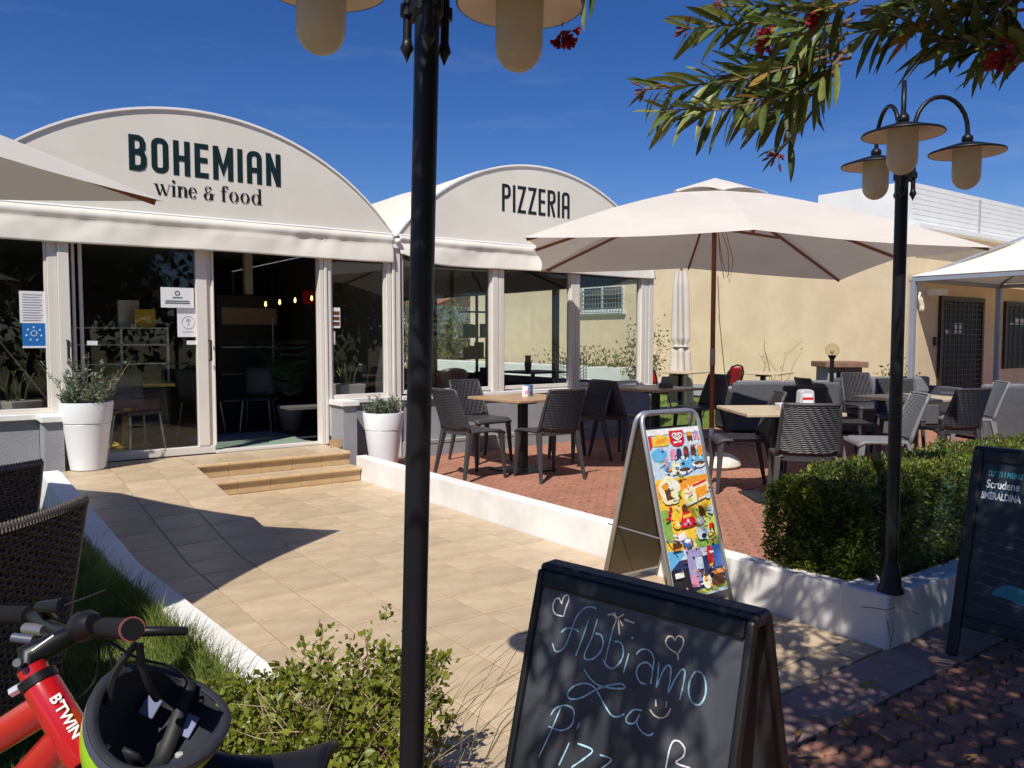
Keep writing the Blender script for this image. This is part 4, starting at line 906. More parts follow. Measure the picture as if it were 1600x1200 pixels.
red_chair(cw(3.42, 13.0)[:2], cam_dir(-.5, .6), 'red backed chair right of the closed parasol'); red_chair(cw(2.43, 13.6)[:2], cam_dir(.6, .5), 'red backed chair half hidden by the pizzeria corner')

# ================================================================== UMBRELLAS
def umbrella(label, pos, rz, ground, rim, apex, hx, hy, tilt=0.0, stand=True):
    u = thing('garden_umbrella', label, 'umbrella', (pos[0], pos[1], ground), rz, 'square cream umbrellas with wooden ribs')
    za, zr = apex - ground, rim - ground
    ends = []
    for (x, y) in ((hx, 0), (hx, hy), (0, hy), (-hx, hy), (-hx, 0), (-hx, -hy), (0, -hy), (hx, -hy)):
        cor = abs(x) > 0 and abs(y) > 0
        ends.append(Vector((x, y, zr + (0 if cor else .10) - tilt * x)))
    A = Vector((0, 0, za)); cv = MB(); NS, NT = 10, 8
    for k in range(8):
        a, b = ends[k], ends[(k + 1) % 8]
        def sec(s_, t_, a=a, b=b):
            r = .15 + .85 * s_; e = a.lerp(b, t_); sc = 1 - .035 * math.sin(t_ * math.pi) * r * r
            p = A.lerp(e, r); p = Vector((p.x * sc, p.y * sc, p.z)); p.z += .05 * math.sin(r * math.pi) - .014 * math.sin(t_ * math.pi) * r
            return p
        cv.grid(sec, NS, NT)
    cv.build('canopy', 'umbrella_cloth', u, smooth=True)
    vt = MB()
    for k in range(8):
        a, b = ends[k], ends[(k + 1) % 8]
        def sec2(s_, t_, a=a, b=b):
            r = .235 * s_; e = a.lerp(b, t_); p = A.lerp(e, r); p.z += .075 - .035 * s_ * s_ + .04 * s_ * s_ * math.sin(t_ * math.pi); return p
        vt.grid(sec2, 4, 6)
    vt.build('vent_cap', 'umbrella_cloth', u, smooth=True)
    hub = Vector((0, 0, za - .05)); run = Vector((0, 0, za - .42))
    for e in ends:
        q = hub.lerp(e, .985); mid = hub.lerp(e, .5) + Vector((0, 0, .012)); mb = MB(); mb.bar(hub + Vector((0, 0, -.0)), mid - Vector((0, 0, .012)), .018, .03); mb.bar(mid - Vector((0, 0, .012)), q - Vector((0, 0, .02)), .018, .028); mb.build('rib', 'umbrella_wood', u)
        MB().bar(run, hub.lerp(e, .46) - Vector((0, 0, .02)), .016, .026).build('strut', 'umbrella_wood', u)
    MB().lathe([(.03, -.04), (.055, -.03), (.055, .03), (.03, .04)], 12, (0, 0, za - .42)).build('runner', 'umbrella_wood', u); MB().lathe([(.03, -.05), (.05, -.04), (.05, .03), (.0, .05)], 12, (0, 0, za - .04)).build('hub', 'umbrella_wood', u)
    MB().tube([(0, 0, .33), (0, 0, za)], .024, 14).build('pole', 'umbrella_wood', u, smooth=True)
    MB().tube([(0, 0, 1.03), (0, 0, 1.20)], .0265, 14).build('pole_sleeve', 'pot_grey', u, smooth=True)
    if stand:
        MB().lathe([(.0, 0), (.27, 0), (.30, .03), (.29, .07), (.22, .12), (.05, .135), (.0, .135)], 28).build('base', 'terrazzo', u, smooth=True, auto=50)
        MB().tube([(0, 0, .13), (0, 0, .40)], .030, 14).build('base_tube', 'steel', u, smooth=True)
    rp = MB(); z0 = za - .45
    rp.tube([(.03, -.03, z0), (.05, -.05, z0 - .25), (.09, -.07, z0 - .48), (.13, -.09, z0 - .45), (.12, -.09, z0 - .2), (.05, -.05, z0 + .02)], .004, 5)
    rp.tube([(.03, -.03, z0), (.07, -.06, z0 - .3), (.14, -.09, z0 - .52), (.17, -.1, z0 - .3), (.1, -.07, z0 - .02)], .004, 5)
    rp.tube([(.035, -.03, z0 - .45), (.06, -.02, z0 - .9), (.12, 0, z0 - 1.4), (.17, .02, z0 - 1.62)], .004, 5); rp.build('pull_rope', 'rope', u)
    return u
umbrella('cream umbrella on wooden pole shading the terrace tables', cw(2.03, 8.1), -YAW - R(4), TZ, 2.10, 2.87, 1.82, 1.75, .03)
_c = Matrix.Rotation(R(-15), 2) @ Vector((1.78, 1.75))
umbrella('cream umbrella beside the ramp shading the wicker chairs', cw(-1.735 - _c.x, 4.03 - _c.y), -YAW - R(15), -.02, 2.03, 2.78, 1.78, 1.75, 0)
fu = thing('folded_umbrella', 'closed cream parasol tied up by the yellow wall', 'umbrella', cw(3.03, 14.4, TZ), 0)
def fold(a, b):
    z = .15 + 2.35 * b; r = .17 - .05 * b; r *= (.72 if .42 < b < .47 else 1) * (1 - .55 * max(0, b - .9) * 10 * .5); r += .06 * max(0, .35 - b) * 2
    r *= 1 + .22 * math.sin(a * 6.283 * 5 + b * 2) ; t = a * 6.283
    return (r * math.cos(t), r * math.sin(t), z)
MB().grid(fold, 50, 40).build('cloth', 'umbrella_cloth', fu, smooth=True); MB().tube([(0, 0, 0), (0, 0, 2.6)], .022, 10).build('pole', 'umbrella_wood', fu); MB().lathe([(.17, 0), (.16, .02), (.0, .02)], 16, (0, 0, 1.15)).build('tie', 'umbrella_cloth', fu)
MB().box((-.25, -.25, 0), (.25, .25, .06)).build('base', 'terrazzo', fu)

# ================================================================== STREET LAMPS
def street_lamp(label, pos, rz, angles, tilt=0.0):
    l = thing('street_lamp', label, 'street lamp', pos, 0, 'black three armed garden lamps'); l.rotation_euler = Matrix.Rotation(R(tilt), 3, E2).to_euler()
    z0 = pos[2]; rel = lambda z: z - z0
    MB().lathe([(.055, 0), (.056, .015), (.046, .03), (.04, .09), (.032, .12), (.0275, .14)], 20).build('base', 'black_metal', l, smooth=True, auto=40)
    MB().tube([(0, 0, .13), (0, 0, rel(2.22))], [.0275, .026], 20).build('post', 'black_metal', l, smooth=True, auto=40)
    MB().lathe([(.027, -.01), (.034, 0), (.034, .03), (.027, .04)], 16, (0, 0, rel(2.03))).build('collar', 'black_metal', l); MB().lathe([(.03, 0), (.034, .02), (.018, .05), (.022, .07), (.0, .10)], 14, (0, 0, rel(2.22))).build('finial', 'black_metal', l, smooth=True)
    for a in angles:
        d = Vector((math.cos(a), math.sin(a), 0)); ro = .052; rr_ = .30; zc = rel(2.24); rad = (rr_ - ro) / 2
        pts = [d * ro + Vector((0, 0, rel(1.975))), d * ro + Vector((0, 0, zc))] + [d * (ro + rad - rad * math.cos(R(t))) + Vector((0, 0, zc + rad * 1.12 * math.sin(R(t)))) for t in range(15, 181, 15)] + [d * rr_ + Vector((0, 0, rel(2.205)))]
        ar_ = MB().tube(pts, .0095, 10).build('arm', 'black_metal', l, smooth=True, auto=60)
        MB().lathe([(.0, -.03), (.008, -.012), (.015, 0), (.011, .012), (.0095, .02)], 10, d * ro + Vector((0, 0, rel(1.965)))).build('arm_tip', 'black_metal', ar_, smooth=True)
        for z in (2.05, 2.16): MB().bar(d * .02 + Vector((0, 0, rel(z))), d * ro + Vector((0, 0, rel(z) - .006)), .018, .022).lathe([(.0095, -.014), (.016, -.012), (.016, .012), (.0095, .014)], 12, d * ro + Vector((0, 0, rel(z) - .006))).build('bracket', 'black_metal', ar_)
        MB().tube([d * .02 + Vector((0, 0, rel(2.025))), d * .042 + Vector((0, 0, rel(2.02)))], .006, 6).build('set_screw', 'black_metal', ar_)
        c = d * rr_
        MB().lathe([(.012, .075), (.022, .065), (.024, .05), (.014, .038)], 14, c + Vector((0, 0, rel(2.15)))).build('socket', 'black_metal', ar_, smooth=True)
        sh = MB().lathe([(.012, .042), (.03, .04), (.07, .028), (.15, .002), (.153, -.004), (.149, -.007)], 32, c + Vector((0, 0, rel(2.15))), cap0=True, cap1=False).build('shade', 'black_metal', l, smooth=True)
        MB().lathe([(.148, -.006), (.07, .018), (.03, .03), (.01, .032)], 32, c + Vector((0, 0, rel(2.15))), cap0=False).build('shade_lining', 'shade_under', sh, smooth=True)
        MB().lathe([(.057, .012), (.057, -.10)] + [(.057 * math.cos(R(t)), -.10 - .06 * math.sin(R(t))) for t in range(15, 90, 15)] + [(.002, -.16)], 24, c + Vector((0, 0, rel(2.15)))).build('globe', 'globe', l, smooth=True)
    return l
aw = lambda deg: R(deg) - YAW      # angles given from the viewer's right, turned into the plan
street_lamp('black three armed lamp standing in the green hedge', (*cw(1.665, 3.46)[:2], .235), 0, [aw(-116), aw(8), aw(86)])
lp = cw(-.234, 1.72); street_lamp('black three armed lamp rising from the sparse low bush', (lp.x, lp.y, .0), 0, [aw(150), aw(50), aw(-80)], 1.6)
gl = thing('globe_lamp', 'low black garden lamp with clear globe near yellow wall', 'lamp', cw(4.6, 11.5, TZ), 0)
MB().tube([(0, 0, 0), (0, 0, 1.0)], .03, 12).build('post', 'black_metal', gl); MB().lathe([(.03, 0), (.05, .03), (.06, .06)], 12, (0, 0, 1.0)).build('holder', 'black_metal', gl)
MB().lathe([(.10 * math.sin(R(t)) + .0005, -.10 * math.cos(R(t))) for t in range(10, 181, 17)], 20, (0, 0, 1.13)).build('globe', 'clear_globe', gl, smooth=True); MB().lathe([(.0, -.05), (.025, -.03), (.03, 0), (.015, .05), (0, .05)], 10, (0, 0, 1.12)).build('bulb', 'globe', gl, smooth=True)
bq = thing('brick_barbecue', 'brick garden barbecue with brown top slab by yellow wall', 'barbecue', cw(5.15, 12.6, TZ), -YAW)
for a, b in ((-.26, -.14), (.14, .26)): MB().box((a, -.25, 0), (b, .25, .85)).build('side_wall', 'plinth_grey', bq)
MB().box((-.139, .1, 0), (.139, .25, .85)).build('back_wall', 'plinth_grey', bq); MB().box((-.33, -.32, .852), (.33, .3, .94)).build('top_slab', 'brick_brown', bq, bevel=.01); MB().box((-.25, -.26, .78), (.25, -.251, .85)).build('lintel', 'brick_brown', bq)

# ================================================================== WHITE CANOPY BY THE SHUTTERED DOOR
cp = thing('canopy_tent', 'white fabric canopy on grey steel posts before shuttered door', 'canopy', (11.42, 5.81, TZ), 0)
CX, CY, CZ = 2.75, -3.4, 2.11
for x, y in ((0, 0), (CX, 0), (CX, CY), (0, CY)): MB().box((x - .035, y - .035, 0), (x + .035, y + .035, CZ)).build('post', 'canopy_frame', cp)
for a, b in (((0, 0), (CX, 0)), ((CX, 0), (CX, CY)), ((CX, CY), (0, CY)), ((0, CY), (0, 0))): MB().bar((a[0], a[1], CZ + .031), (b[0], b[1], CZ + .031), .06, .06).build('beam', 'canopy_frame', cp)
ap = Vector((CX / 2, CY / 2, CZ + .95)); cs = [Vector((-.04, .04, CZ + .07)), Vector((CX + .04, .04, CZ + .07)), Vector((CX + .04, CY - .04, CZ + .07)), Vector((-.04, CY - .04, CZ + .07))]; cm = MB()
for k in range(4):
    a, b = cs[k], cs[(k + 1) % 4]
    def sec(s_, t_, a=a, b=b): p = ap.lerp(a.lerp(b, t_), s_); p.z -= .10 * math.sin(s_ * math.pi) ; return p
    cm.grid(sec, 12, 10)
cm.build('roof_cloth', 'canopy_cloth', cp, smooth=True)
MB().grid(lambda a, b: (2.35 + 6.5 * a, .05 + 1.22 * b, CZ + .075 + .2 * b - .05 * math.sin(a * 3.14 * 5) ** 2 * math.sin(b * 3.14)), 40, 6).build('rear_cloth', 'canopy_cloth', cp, smooth=True)
for c_ in cs: MB().bar(c_ - Vector((0, 0, .05)), ap - Vector((0, 0, .05)), .03, .03).build('rafter', 'canopy_frame', cp)
MB().grid(lambda a, b: (.06 + .10 * a + .03 * math.sin(b * 9), -.05 - .02 * math.sin(a * 8), CZ - .02 - .40 * b), 6, 8).build('tied_curtain', 'canopy_cloth', cp, smooth=True, solid=.01)

# ================================================================== POTS WITH PLANTS
def white_pot(label, pos, seed, n, tall):
    t = thing('potted_shrub', label, 'potted plant', pos, 0, 'white tapered pots beside the door')
    MB().lathe([(.0, 0), (.125, 0), (.135, .01), (.182, .385), (.178, .392), (.187, .397), (.205, .555), (.203, .565), (.19, .565), (.18, .50), (.0, .50)], 36).build('pot', 'pot_white', t, smooth=True, auto=35)
    MB().lathe([(.0, .515), (.185, .515)], 20, cap1=False).build('soil', 'soil', t)
    rg_ = random.Random(seed); pts = []; tw = MB()
    for k in range(n):
        a = rg_.uniform(0, 6.28); r = rg_.uniform(0, .15); ln = rg_.uniform(.10, .2) * (1 + (rg_.random() < .3) * tall)
        lean = Vector((math.cos(a), math.sin(a), 0)) * rg_.uniform(.1, .7) + Vector((0, 0, 1)); lean.normalize()
        b = Vector((r * math.cos(a), r * math.sin(a), .51)); P = [b + lean * ln * j / 5 + Vector((math.cos(a), math.sin(a), 0)) * .03 * (j / 5) ** 2 for j in range(6)]
        tw.tube(P, .0022, 4, False)
        for j in range(34):
            f = rg_.random(); c = b + lean * ln * f; aa = rg_.uniform(0, 6.28); pts.append((c, lean * .7 + Vector((math.cos(aa), math.sin(aa), .2))))
    tw.build('stems', 'twig', t, fix=False, kind='stuff'); leaf_cloud('foliage', 'leaf_rosemary', t, pts, .036, .40, seed, 'stuff')
    return t
white_pot('tall white pot of grey green shrub left of sliding door', (1.10, 7.44, .255), 4, 90, 1.3); white_pot('tall white pot of grey green shrub behind terrace kerb', (3.72, 7.2, TZ), 9, 60, .35)
wp_ = thing('white_planter', 'long white masonry planter with low shrubs in yard behind pizzeria', 'planter', (13.0, 13.0, TZ))
MB().box((-.35, 0, 0), (.35, 9, .62)).build('trough', 'white_plaster', wp_); rg_ = random.Random(3); pts = []
for k in range(520):
    y = .3 + abs(rg_.gauss(0, 1.4)); h = .25 * rg_.random() * (1 + math.sin(y * 9)); pts.append((Vector((rg_.uniform(-.25, .25), y, .62 + h)), Vector((rg_.gauss(0, .4), rg_.gauss(0, .4), 1))))
leaf_cloud('shrubs', 'leaf_far', wp_, pts, .09, .4, 4, 'stuff')
def wall_shrub(label, pos, h, r, n, seed, leafy=True):
    t = thing('wall_shrub', label, 'shrub', pos); rg_ = random.Random(seed); tw = MB(); pts = []
    for k in range(n):
        a = rg_.uniform(0, 6.28); d = Vector((math.cos(a) * r, math.sin(a) * r, h * rg_.uniform(.6, 1))); P = [d * (j / 5) ** 1.1 + Vector((rg_.gauss(0, .02), rg_.gauss(0, .02), 0)) * j for j in range(6)]
        tw.tube(P, [.012, .010, .008, .006, .004, .002], 5)
        for j in range(2, 6):
            for q in range(14 if leafy else 1): pts.append((P[j] + Vector((rg_.gauss(0, .09), rg_.gauss(0, .09), rg_.gauss(0, .09))), Vector((rg_.gauss(0, 1), rg_.gauss(0, 1), .6))))
    tw.build('stems', 'twig', t, kind='stuff'); leaf_cloud('foliage', 'leaf_far' if leafy else 'leaf_dry', t, pts, .08 if leafy else .05, .4, seed, 'stuff')
wall_shrub('yellowish leafy shrub between pizzeria corner and closed parasol', cw(2.55, 15.6, TZ), 1.5, .45, 16, 2); wall_shrub('almost bare young shrub against the yellow wall', cw(4.95, 15.0, TZ), 1.35, .4, 7, 6, False); wall_shrub('spiky green shrub at the foot of canopy post', cw(6.15, 12.6, TZ), .85, .25, 9, 11)
# ================================================================== A-FRAME BOARDS
def aboard(label, cat_, TL, TRt, h, spread, rail, stile, m_frame='board_frame', m_panel='chalkboard'):
    """two framed panels hinged at the top; local x runs along the top edge, y to the back"""
    TL, TRt = Vector((*TL, 0)), Vector((*TRt, 0)); e = (TRt - TL); w = e.length; e.normalize(); rz = math.atan2(e.y, e.x)
    t = thing('sandwich_board', label, cat_, TL, rz, None)
    for sgn, nm in ((-1, 'front'), (1, 'back')):
        ax, ay = Vector((1, 0, 0)), Vector((0, -sgn * spread, h)).normalized()     # up the panel
        o = Vector((0, sgn * (spread + .016), 0)); L_ = math.hypot(spread, h); nrm = ax.cross(ay) * (1 if sgn < 0 else -1); out = nrm if sgn < 0 else nrm
        mt = frame_mtx(o, ax, ay); th = .024
        z0, z1 = (-th, 0.0) if sgn < 0 else (0.0, th)
        if sgn < 0: z0, z1 = 0.0, th
        else: z0, z1 = -th, 0.0
        # frame_mtx z axis = ax x ay : towards the viewer for the front panel
        for a, b in (((0, 0), (stile, L_)), ((w - stile, 0), (w, L_))): MB().box((a[0], a[1], z0), (b[0], b[1], z1), mt).build('stile', m_frame, t, bevel=.006)
        MB().box((stile + .0005, L_ - rail, z0), (w - stile - .0005, L_ - .001, z1), mt).build('top_rail', m_frame, t, bevel=.005)
        MB().box((stile + .0005, L_ * .14, z0), (w - stile - .0005, L_ * .14 + rail, z1), mt).build('bottom_rail', m_frame, t, bevel=.005)
        pz0, pz1 = (.006, .014) if sgn < 0 else (-.014, -.006)
        MB().box((stile * .9, L_ * .14 + rail * .9, pz0), (w - stile * .9, L_ - rail * .9, pz1), mt).build('panel', m_panel, t)
        if sgn < 0: FM = (mt, L_, w)
    MB().box((-.004, -.028, h - .012), (w + .004, .028, h + .016)).build('hinge_cap', m_frame, t, bevel=.01)
    return t, FM
def board_px(t, FM, px, lift=.0152):
    """photo pixels on the front panel -> the panel's own 2-D coordinates"""
    mt = Matrix.Translation(t.location) @ Matrix.Rotation(t.rotation_euler.z, 4, 'Z') @ FM[0]
    o = mt @ Vector((0, 0, lift)); n = (mt.to_3x3() @ Vector((0, 0, 1))).normalized(); inv = mt.inverted()
    return [tuple((inv @ on_plane(x, y, o, n))[:2]) for x, y in px]
def smooth_px(P, n=6):
    out = []
    for i in range(len(P) - 1):
        p0, p1, p2, p3 = P[max(i - 1, 0)], P[i], P[i + 1], P[min(i + 2, len(P) - 1)]
        for k in range(n):
            t = k / n; out.append(tuple(.5 * (2 * p1[c] + (p2[c] - p0[c]) * t + (2 * p0[c] - 5 * p1[c] + 4 * p2[c] - p3[c]) * t * t + (3 * p1[c] - p0[c] - 3 * p2[c] + p3[c]) * t ** 3) for c in (0, 1)))
    return out + [P[-1]]
cb_, FM = aboard('black chalkboard with blue handwriting standing in front of walkway', 'chalkboard', (1.128, 1.385), (1.232, .885), .832, .23, .036, .017)
Z5 = lambda P: [(760 + x / 3.2, 860 + y / 3.2) for x, y in P]
chalk = [('chalk_white', [(385, 330), (345, 318), (332, 285), (342, 248), (362, 240), (376, 268)]), ('chalk_white', [(376, 268), (386, 235), (405, 222), (412, 245), (398, 285), (386, 328)]),
    ('chalk_blue', [(330, 465), (342, 500), (362, 505), (392, 480), (420, 415), (450, 335), (490, 290), (525, 282), (550, 292)]), ('chalk_blue', [(374, 410), (400, 390), (440, 392), (462, 408)]), ('chalk_blue', [(512, 348), (480, 440), (448, 525)]),
    ('chalk_blue', [(556, 345), (530, 430), (490, 530), (525, 545), (565, 515), (585, 470), (575, 425), (545, 415)]), ('chalk_blue', [(632, 395), (610, 480), (592, 560)]), ('chalk_blue', [(592, 560), (620, 590), (655, 575), (683, 525), (675, 465), (640, 455)]), ('chalk_blue', [(583, 545), (598, 575), (625, 592)]),
    ('chalk_blue', [(712, 515), (700, 560), (685, 612)]), ('chalk_blue', [(726, 442), (736, 434)]), ('chalk_blue', [(750, 520), (775, 496), (815, 500), (838, 540), (832, 600), (822, 668)]), ('chalk_blue', [(832, 590), (800, 560), (762, 575), (750, 620), (770, 660), (800, 668)]),
    ('chalk_blue', [(862, 560), (858, 620), (850, 680), (880, 610), (905, 575), (922, 590), (918, 650), (910, 708), (945, 640), (978, 595), (992, 610), (982, 680), (966, 748)]),
    ('chalk_blue', [(1045, 605), (1018, 650), (1012, 715), (1035, 765), (1070, 768), (1095, 720), (1095, 655), (1075, 612), (1045, 605)]), ('chalk_faint', [(1022, 510), (1030, 560), (1050, 610), (1062, 715)]),
    ('chalk_yellow', [(608, 325), (630, 318), (650, 345), (630, 395)]), ('chalk_yellow', [(640, 310), (655, 335), (690, 318)]), ('chalk_yellow', [(672, 330), (660, 345), (665, 420)]), ('chalk_yellow', [(690, 345), (740, 364)]), ('chalk_yellow', [(668, 350), (682, 378)]),
    ('chalk_yellow', [(958, 548), (955, 518), (915, 490), (897, 460), (908, 432), (930, 432), (942, 452)]), ('chalk_yellow', [(942, 452), (958, 428), (982, 438), (985, 470), (962, 512)]),
    ('chalk_blue', [(488, 592), (520, 640), (565, 675), (640, 690), (692, 688), (680, 668), (640, 670), (560, 690), (480, 735), (420, 742), (408, 715), (440, 678), (500, 665), (545, 690), (590, 770), (625, 822), (655, 832), (690, 818)]),
    ('chalk_blue', [(778, 800), (735, 798), (700, 835), (705, 862), (740, 862), (765, 820)]), ('chalk_blue', [(765, 820), (752, 862), (775, 905), (810, 925), (836, 912)]),
    ('chalk_yellow', [(846, 745), (848, 780)]), ('chalk_yellow', [(902, 755), (898, 785)]), ('chalk_yellow', [(818, 795), (840, 825), (875, 838), (905, 822), (922, 790)]),
    ('chalk_blue', [(372, 788), (325, 900), (264, 1030)]), ('chalk_blue', [(322, 822), (345, 790), (390, 775), (430, 790), (438, 830), (420, 880), (370, 900), (310, 880)]), ('chalk_blue', [(466, 862), (452, 895)]),
    ('chalk_blue', [(414, 962), (390, 1015), (362, 1075)]), ('chalk_blue', [(455, 965), (530, 998), (490, 1040), (425, 1085)]), ('chalk_blue', [(568, 1022), (625, 1046), (580, 1088), (540, 1120)]),
    ('chalk_white', [(898, 1088), (915, 1000), (935, 955), (965, 955), (992, 990), (985, 1030), (950, 1062), (1020, 1088)])]
rgc = random.Random(4)
for i, (m_, P) in enumerate(chalk):
    P2 = smooth_px(Z5(P)) if len(P) > 2 else Z5(P); q = board_px(cb_, FM, P2); mb = MB()
    wd = [(.0034 if m_ != 'chalk_faint' else .002) * rgc.uniform(.7, 1.15) for _ in q]
    mt = FM[0]; o_ = mt @ Vector((0, 0, 0)); r3 = mt.to_3x3()
    ribbon(mb, q, wd, o_, r3 @ Vector((1, 0, 0)), r3 @ Vector((0, 1, 0)), .0148 + .0002 * (i % 6)); mb.build('chalk_stroke', m_, cb_, fix=False)
# ---- dark printed menu board by the hedge
mb_, FM2 = aboard('dark menu board with teal print standing beside hedge corner', 'menu board', (3.735, 1.60), (3.76, 1.05), .86, .22, .05, .045, 'board_frame', 'print_blue')
L2, w2 = FM2[1], FM2[2]
def board_text(t, FMx, s, size, x, y, m_, xs=1.0, bold=0.0, lift=.0156):
    o = obj('lettering', text_mesh(s, size, 'lettering', m_, 1.0, xs, bold), t); o.matrix_local = FMx[0] @ Matrix.Translation((x, y, lift)); return o
ty = L2 - .10
board_text(mb_, FM2, 'TUTTI I MENU', .034, .135, ty, 'print_teal', .62, .001); board_text(mb_, FM2, 'Scrudene', .050, .132, ty - .045, 'print_white', .68, .0008); board_text(mb_, FM2, 'SMERALDINA', .042, .13, ty - .095, 'print_white', .60, .0015)
dm = MB()
for k in range(7): dm.box((.065 + k * .02, ty - .072, .0143), (.075 + k * .02, ty - .068, .0152), FM2[0])
dm.build('dash_row', 'print_teal', mb_, kind='stuff')
for k in range(8):
    yy = L2 - .34 - k * .045; sm = MB(); P = [(.07 + .025 * j, yy - .004 * j * .6 + .004 * math.sin(j * 2.3 + k)) for j in range(8 + k % 4)]; r3 = FM2[0].to_3x3()
    ribbon(sm, P, .006, FM2[0] @ Vector((0, 0, 0)), r3 @ Vector((1, 0, 0)), r3 @ Vector((0, 1, 0)), .0150 + .0002 * (k % 3)); sm.build('chalk_smear', 'chalk_faint', mb_, fix=False)
_bx, _by = board_px(mb_, FM2, [(1598, 935)])[0]
ov = [(_bx + .115 * math.cos(R(a)), _by + .032 * math.sin(R(a)) + .012 * math.cos(R(3 * a))) for a in range(0, 360, 15)]
om = MB(); k0 = [FM2[0] @ Vector((x, y, .0155)) for x, y in ov]; om.add(k0, [tuple(range(len(k0)))]); om.build('teal_badge', 'print_teal', mb_, fix=False)
for (x, y, s_) in ((.36, L2 - .14, .05), (.42, L2 - .27, .07)):
    f_ = MB(); f_.add([FM2[0] @ Vector((x + s_ * (.6 + .4 * math.cos(3 * R(a))) * math.cos(R(a)), y + s_ * (.5 + .3 * math.sin(2 * R(a))) * math.sin(R(a)), .0155)) for a in range(0, 360, 20)], [tuple(range(18))]); f_.build('pale_figure', 'chalk_faint', mb_, fix=False)
# ---- ice cream board: two aluminium hoops, printed sheet in front
ic = thing('ice_cream_board', 'aluminium sandwich board with colourful ice cream poster beside kerb', 'sign board', (2.915, 2.60, 0), R(-2))
IW, IH, IS = .405, .965, .27
def hoop(y_foot, y_top):
    r = .05; dn = Vector((0, y_foot, 0)); up = Vector((0, y_top, IH)); ax = (up - dn); Ln = ax.length; ax.normalize()
    P = [dn, dn + ax * (Ln - r)] + [dn + ax * (Ln - r + r * math.sin(R(t))) + Vector((r - r * math.cos(R(t)), 0, 0)) for t in (30, 60, 90)]
    P += [Vector((IW - (p.x), p.y, p.z)) for p in P[::-1]]
    return P, ax, Ln
PF, axf, LF = hoop(0, IS - .012); PB, axb, LB = hoop(2 * IS, IS + .012)
MB().tube(PF, .0125, 12).build('front_hoop', 'alu', ic, smooth=True); MB().tube(PB, .0125, 12).build('back_hoop', 'alu', ic, smooth=True)
IM = frame_mtx((0, 0, 0), (1, 0, 0), axf); IMB = frame_mtx((0, 2 * IS, 0), (1, 0, 0), axb)
MB().box((.012, .06, -.006), (IW - .012, LF - .085, .004), IM).build('front_sheet', 'pr_pale', ic); MB().box((.012, .06, -.004), (IW - .012, LB - .085, .006), IMB).build('back_sheet', 'panel_brown', ic)
MB().box((.01, .05, -.008), (IW - .01, .062, .008), IMB).build('back_rail', 'alu', ic); MB().tube([(.02, .02, .35), (.02, 2 * IS - .02, .35)], .004, 6).build('stay', 'alu', ic)
PW, PH, PX, PY = IW - .03, LF - .15, .015, .063
NP = [0]
def patch(m_, pts, name='poster_print'):
    NP[0] += 1; v = [IM @ Vector((PX + x * PW, PY + y * PH, .0045 + .00016 * NP[0])) for x, y in pts]; MB().add(v, [tuple(range(len(v)))]).build(name, m_, ic, fix=False)
def blob(m_, x, y, rx, ry, n=18, wob=0.0, ph=0.0, name='poster_print'):
    patch(m_, [(x + rx * (1 + wob * math.sin(5 * R(a) + ph)) * math.cos(R(a)), y + ry * (1 + wob * math.sin(5 * R(a) + ph)) * math.sin(R(a))) for a in range(0, 360, 360 // n)], name)
def rect(m_, x0, y0, x1, y1, sk=0.0): patch(m_, [(x0, y0), (x1, y0 + sk), (x1, y1 + sk), (x0, y1)])
def lolly(m1, x, y, h, ang=0.0, stick=True):
    c, s = math.cos(ang), math.sin(ang); f = lambda a, b: (x + (a * c - b * s), y + (a * s + b * c) * .42)
    if stick: patch('pr_cream', [f(-.012, -.06), f(.012, -.06), f(.012, 0), f(-.012, 0)])
    patch(m1, [f(-.05, 0), f(.05, 0), f(.052, h * .7), f(.03, h), f(-.03, h), f(-.052, h * .7)])
rect('pr_yellow', 0, .28, 1, .70); patch('pr_orange', [(0, .58), (1, .66), (1, .70), (0, .68)]); rect('pr_green', 0, .33, .16, .52); rect('pr_lime', .62, .30, 1, .50); rect('pr_green', .55, .27, 1, .33)
rect('pr_navy', 0, .02, 1, .22); patch('pr_sky', [(0, .17), (.3, .25), (.22, .29), (0, .28)]); rect('pr_violet', .33, .08, .62, .27); rect('pr_blue', .78, .14, 1, .27); rect('pr_black', .0, .02, .33, .17); rect('pr_lime', .4, 0, 1, .03, .02)
patch('pr_sky', [(.45, .70), (1, .76), (1, .86), (.62, .84), (.45, .78)]); blob('pr_sky', .16, .845, .15, .04, 20, .06); blob('pr_sky', .30, .77, .12, .03); rect('pr_white', 0, .965, 1, 1.0)
blob('pr_yellow', .22, .93, .2, .035, 20, .12); patch('pr_orange', [(.12, .905), (.36, .925), (.34, .95), (.12, .93)]); patch('pr_red', [(0, .88), (.06, .9), (.06, .96), (0, .96)])
patch('pr_red', [(.40, .985), (.68, .985), (.68, .915), (.63, .892), (.54, .885), (.45, .892), (.40, .915)])
hm = MB()   # white swirl heart on the red shield
hrt = lambda t, k: (.54 + k * .0058 * 16 * math.sin(t) ** 3, .948 + k * .00165 * (13 * math.cos(t) - 5 * math.cos(2 * t) - 2 * math.cos(3 * t) - math.cos(4 * t)))
for q_, k_ in enumerate((1.0, .5)):
    v = [(PX + x * PW, PY + y * PH) for x, y in [hrt(a * 6.283 / 40, k_) for a in range(40)]]; r3 = IM.to_3x3(); ribbon(hm, v, .0065, IM @ Vector((0, 0, 0)), r3 @ Vector((1, 0, 0)), r3 @ Vector((0, 1, 0)), .0125 + .0003 * q_, True)
hm.build('heart_logo', 'pr_white', ic, fix=False); rect('pr_white', .46, .907, .62, .917, .004)
lolly('pr_brown', .79, .915, .13); lolly('pr_orange', .79, .945, .05, 0, False); lolly('pr_pink', .92, .92, .10); blob('pr_violet', .92, .962, .05, .012)
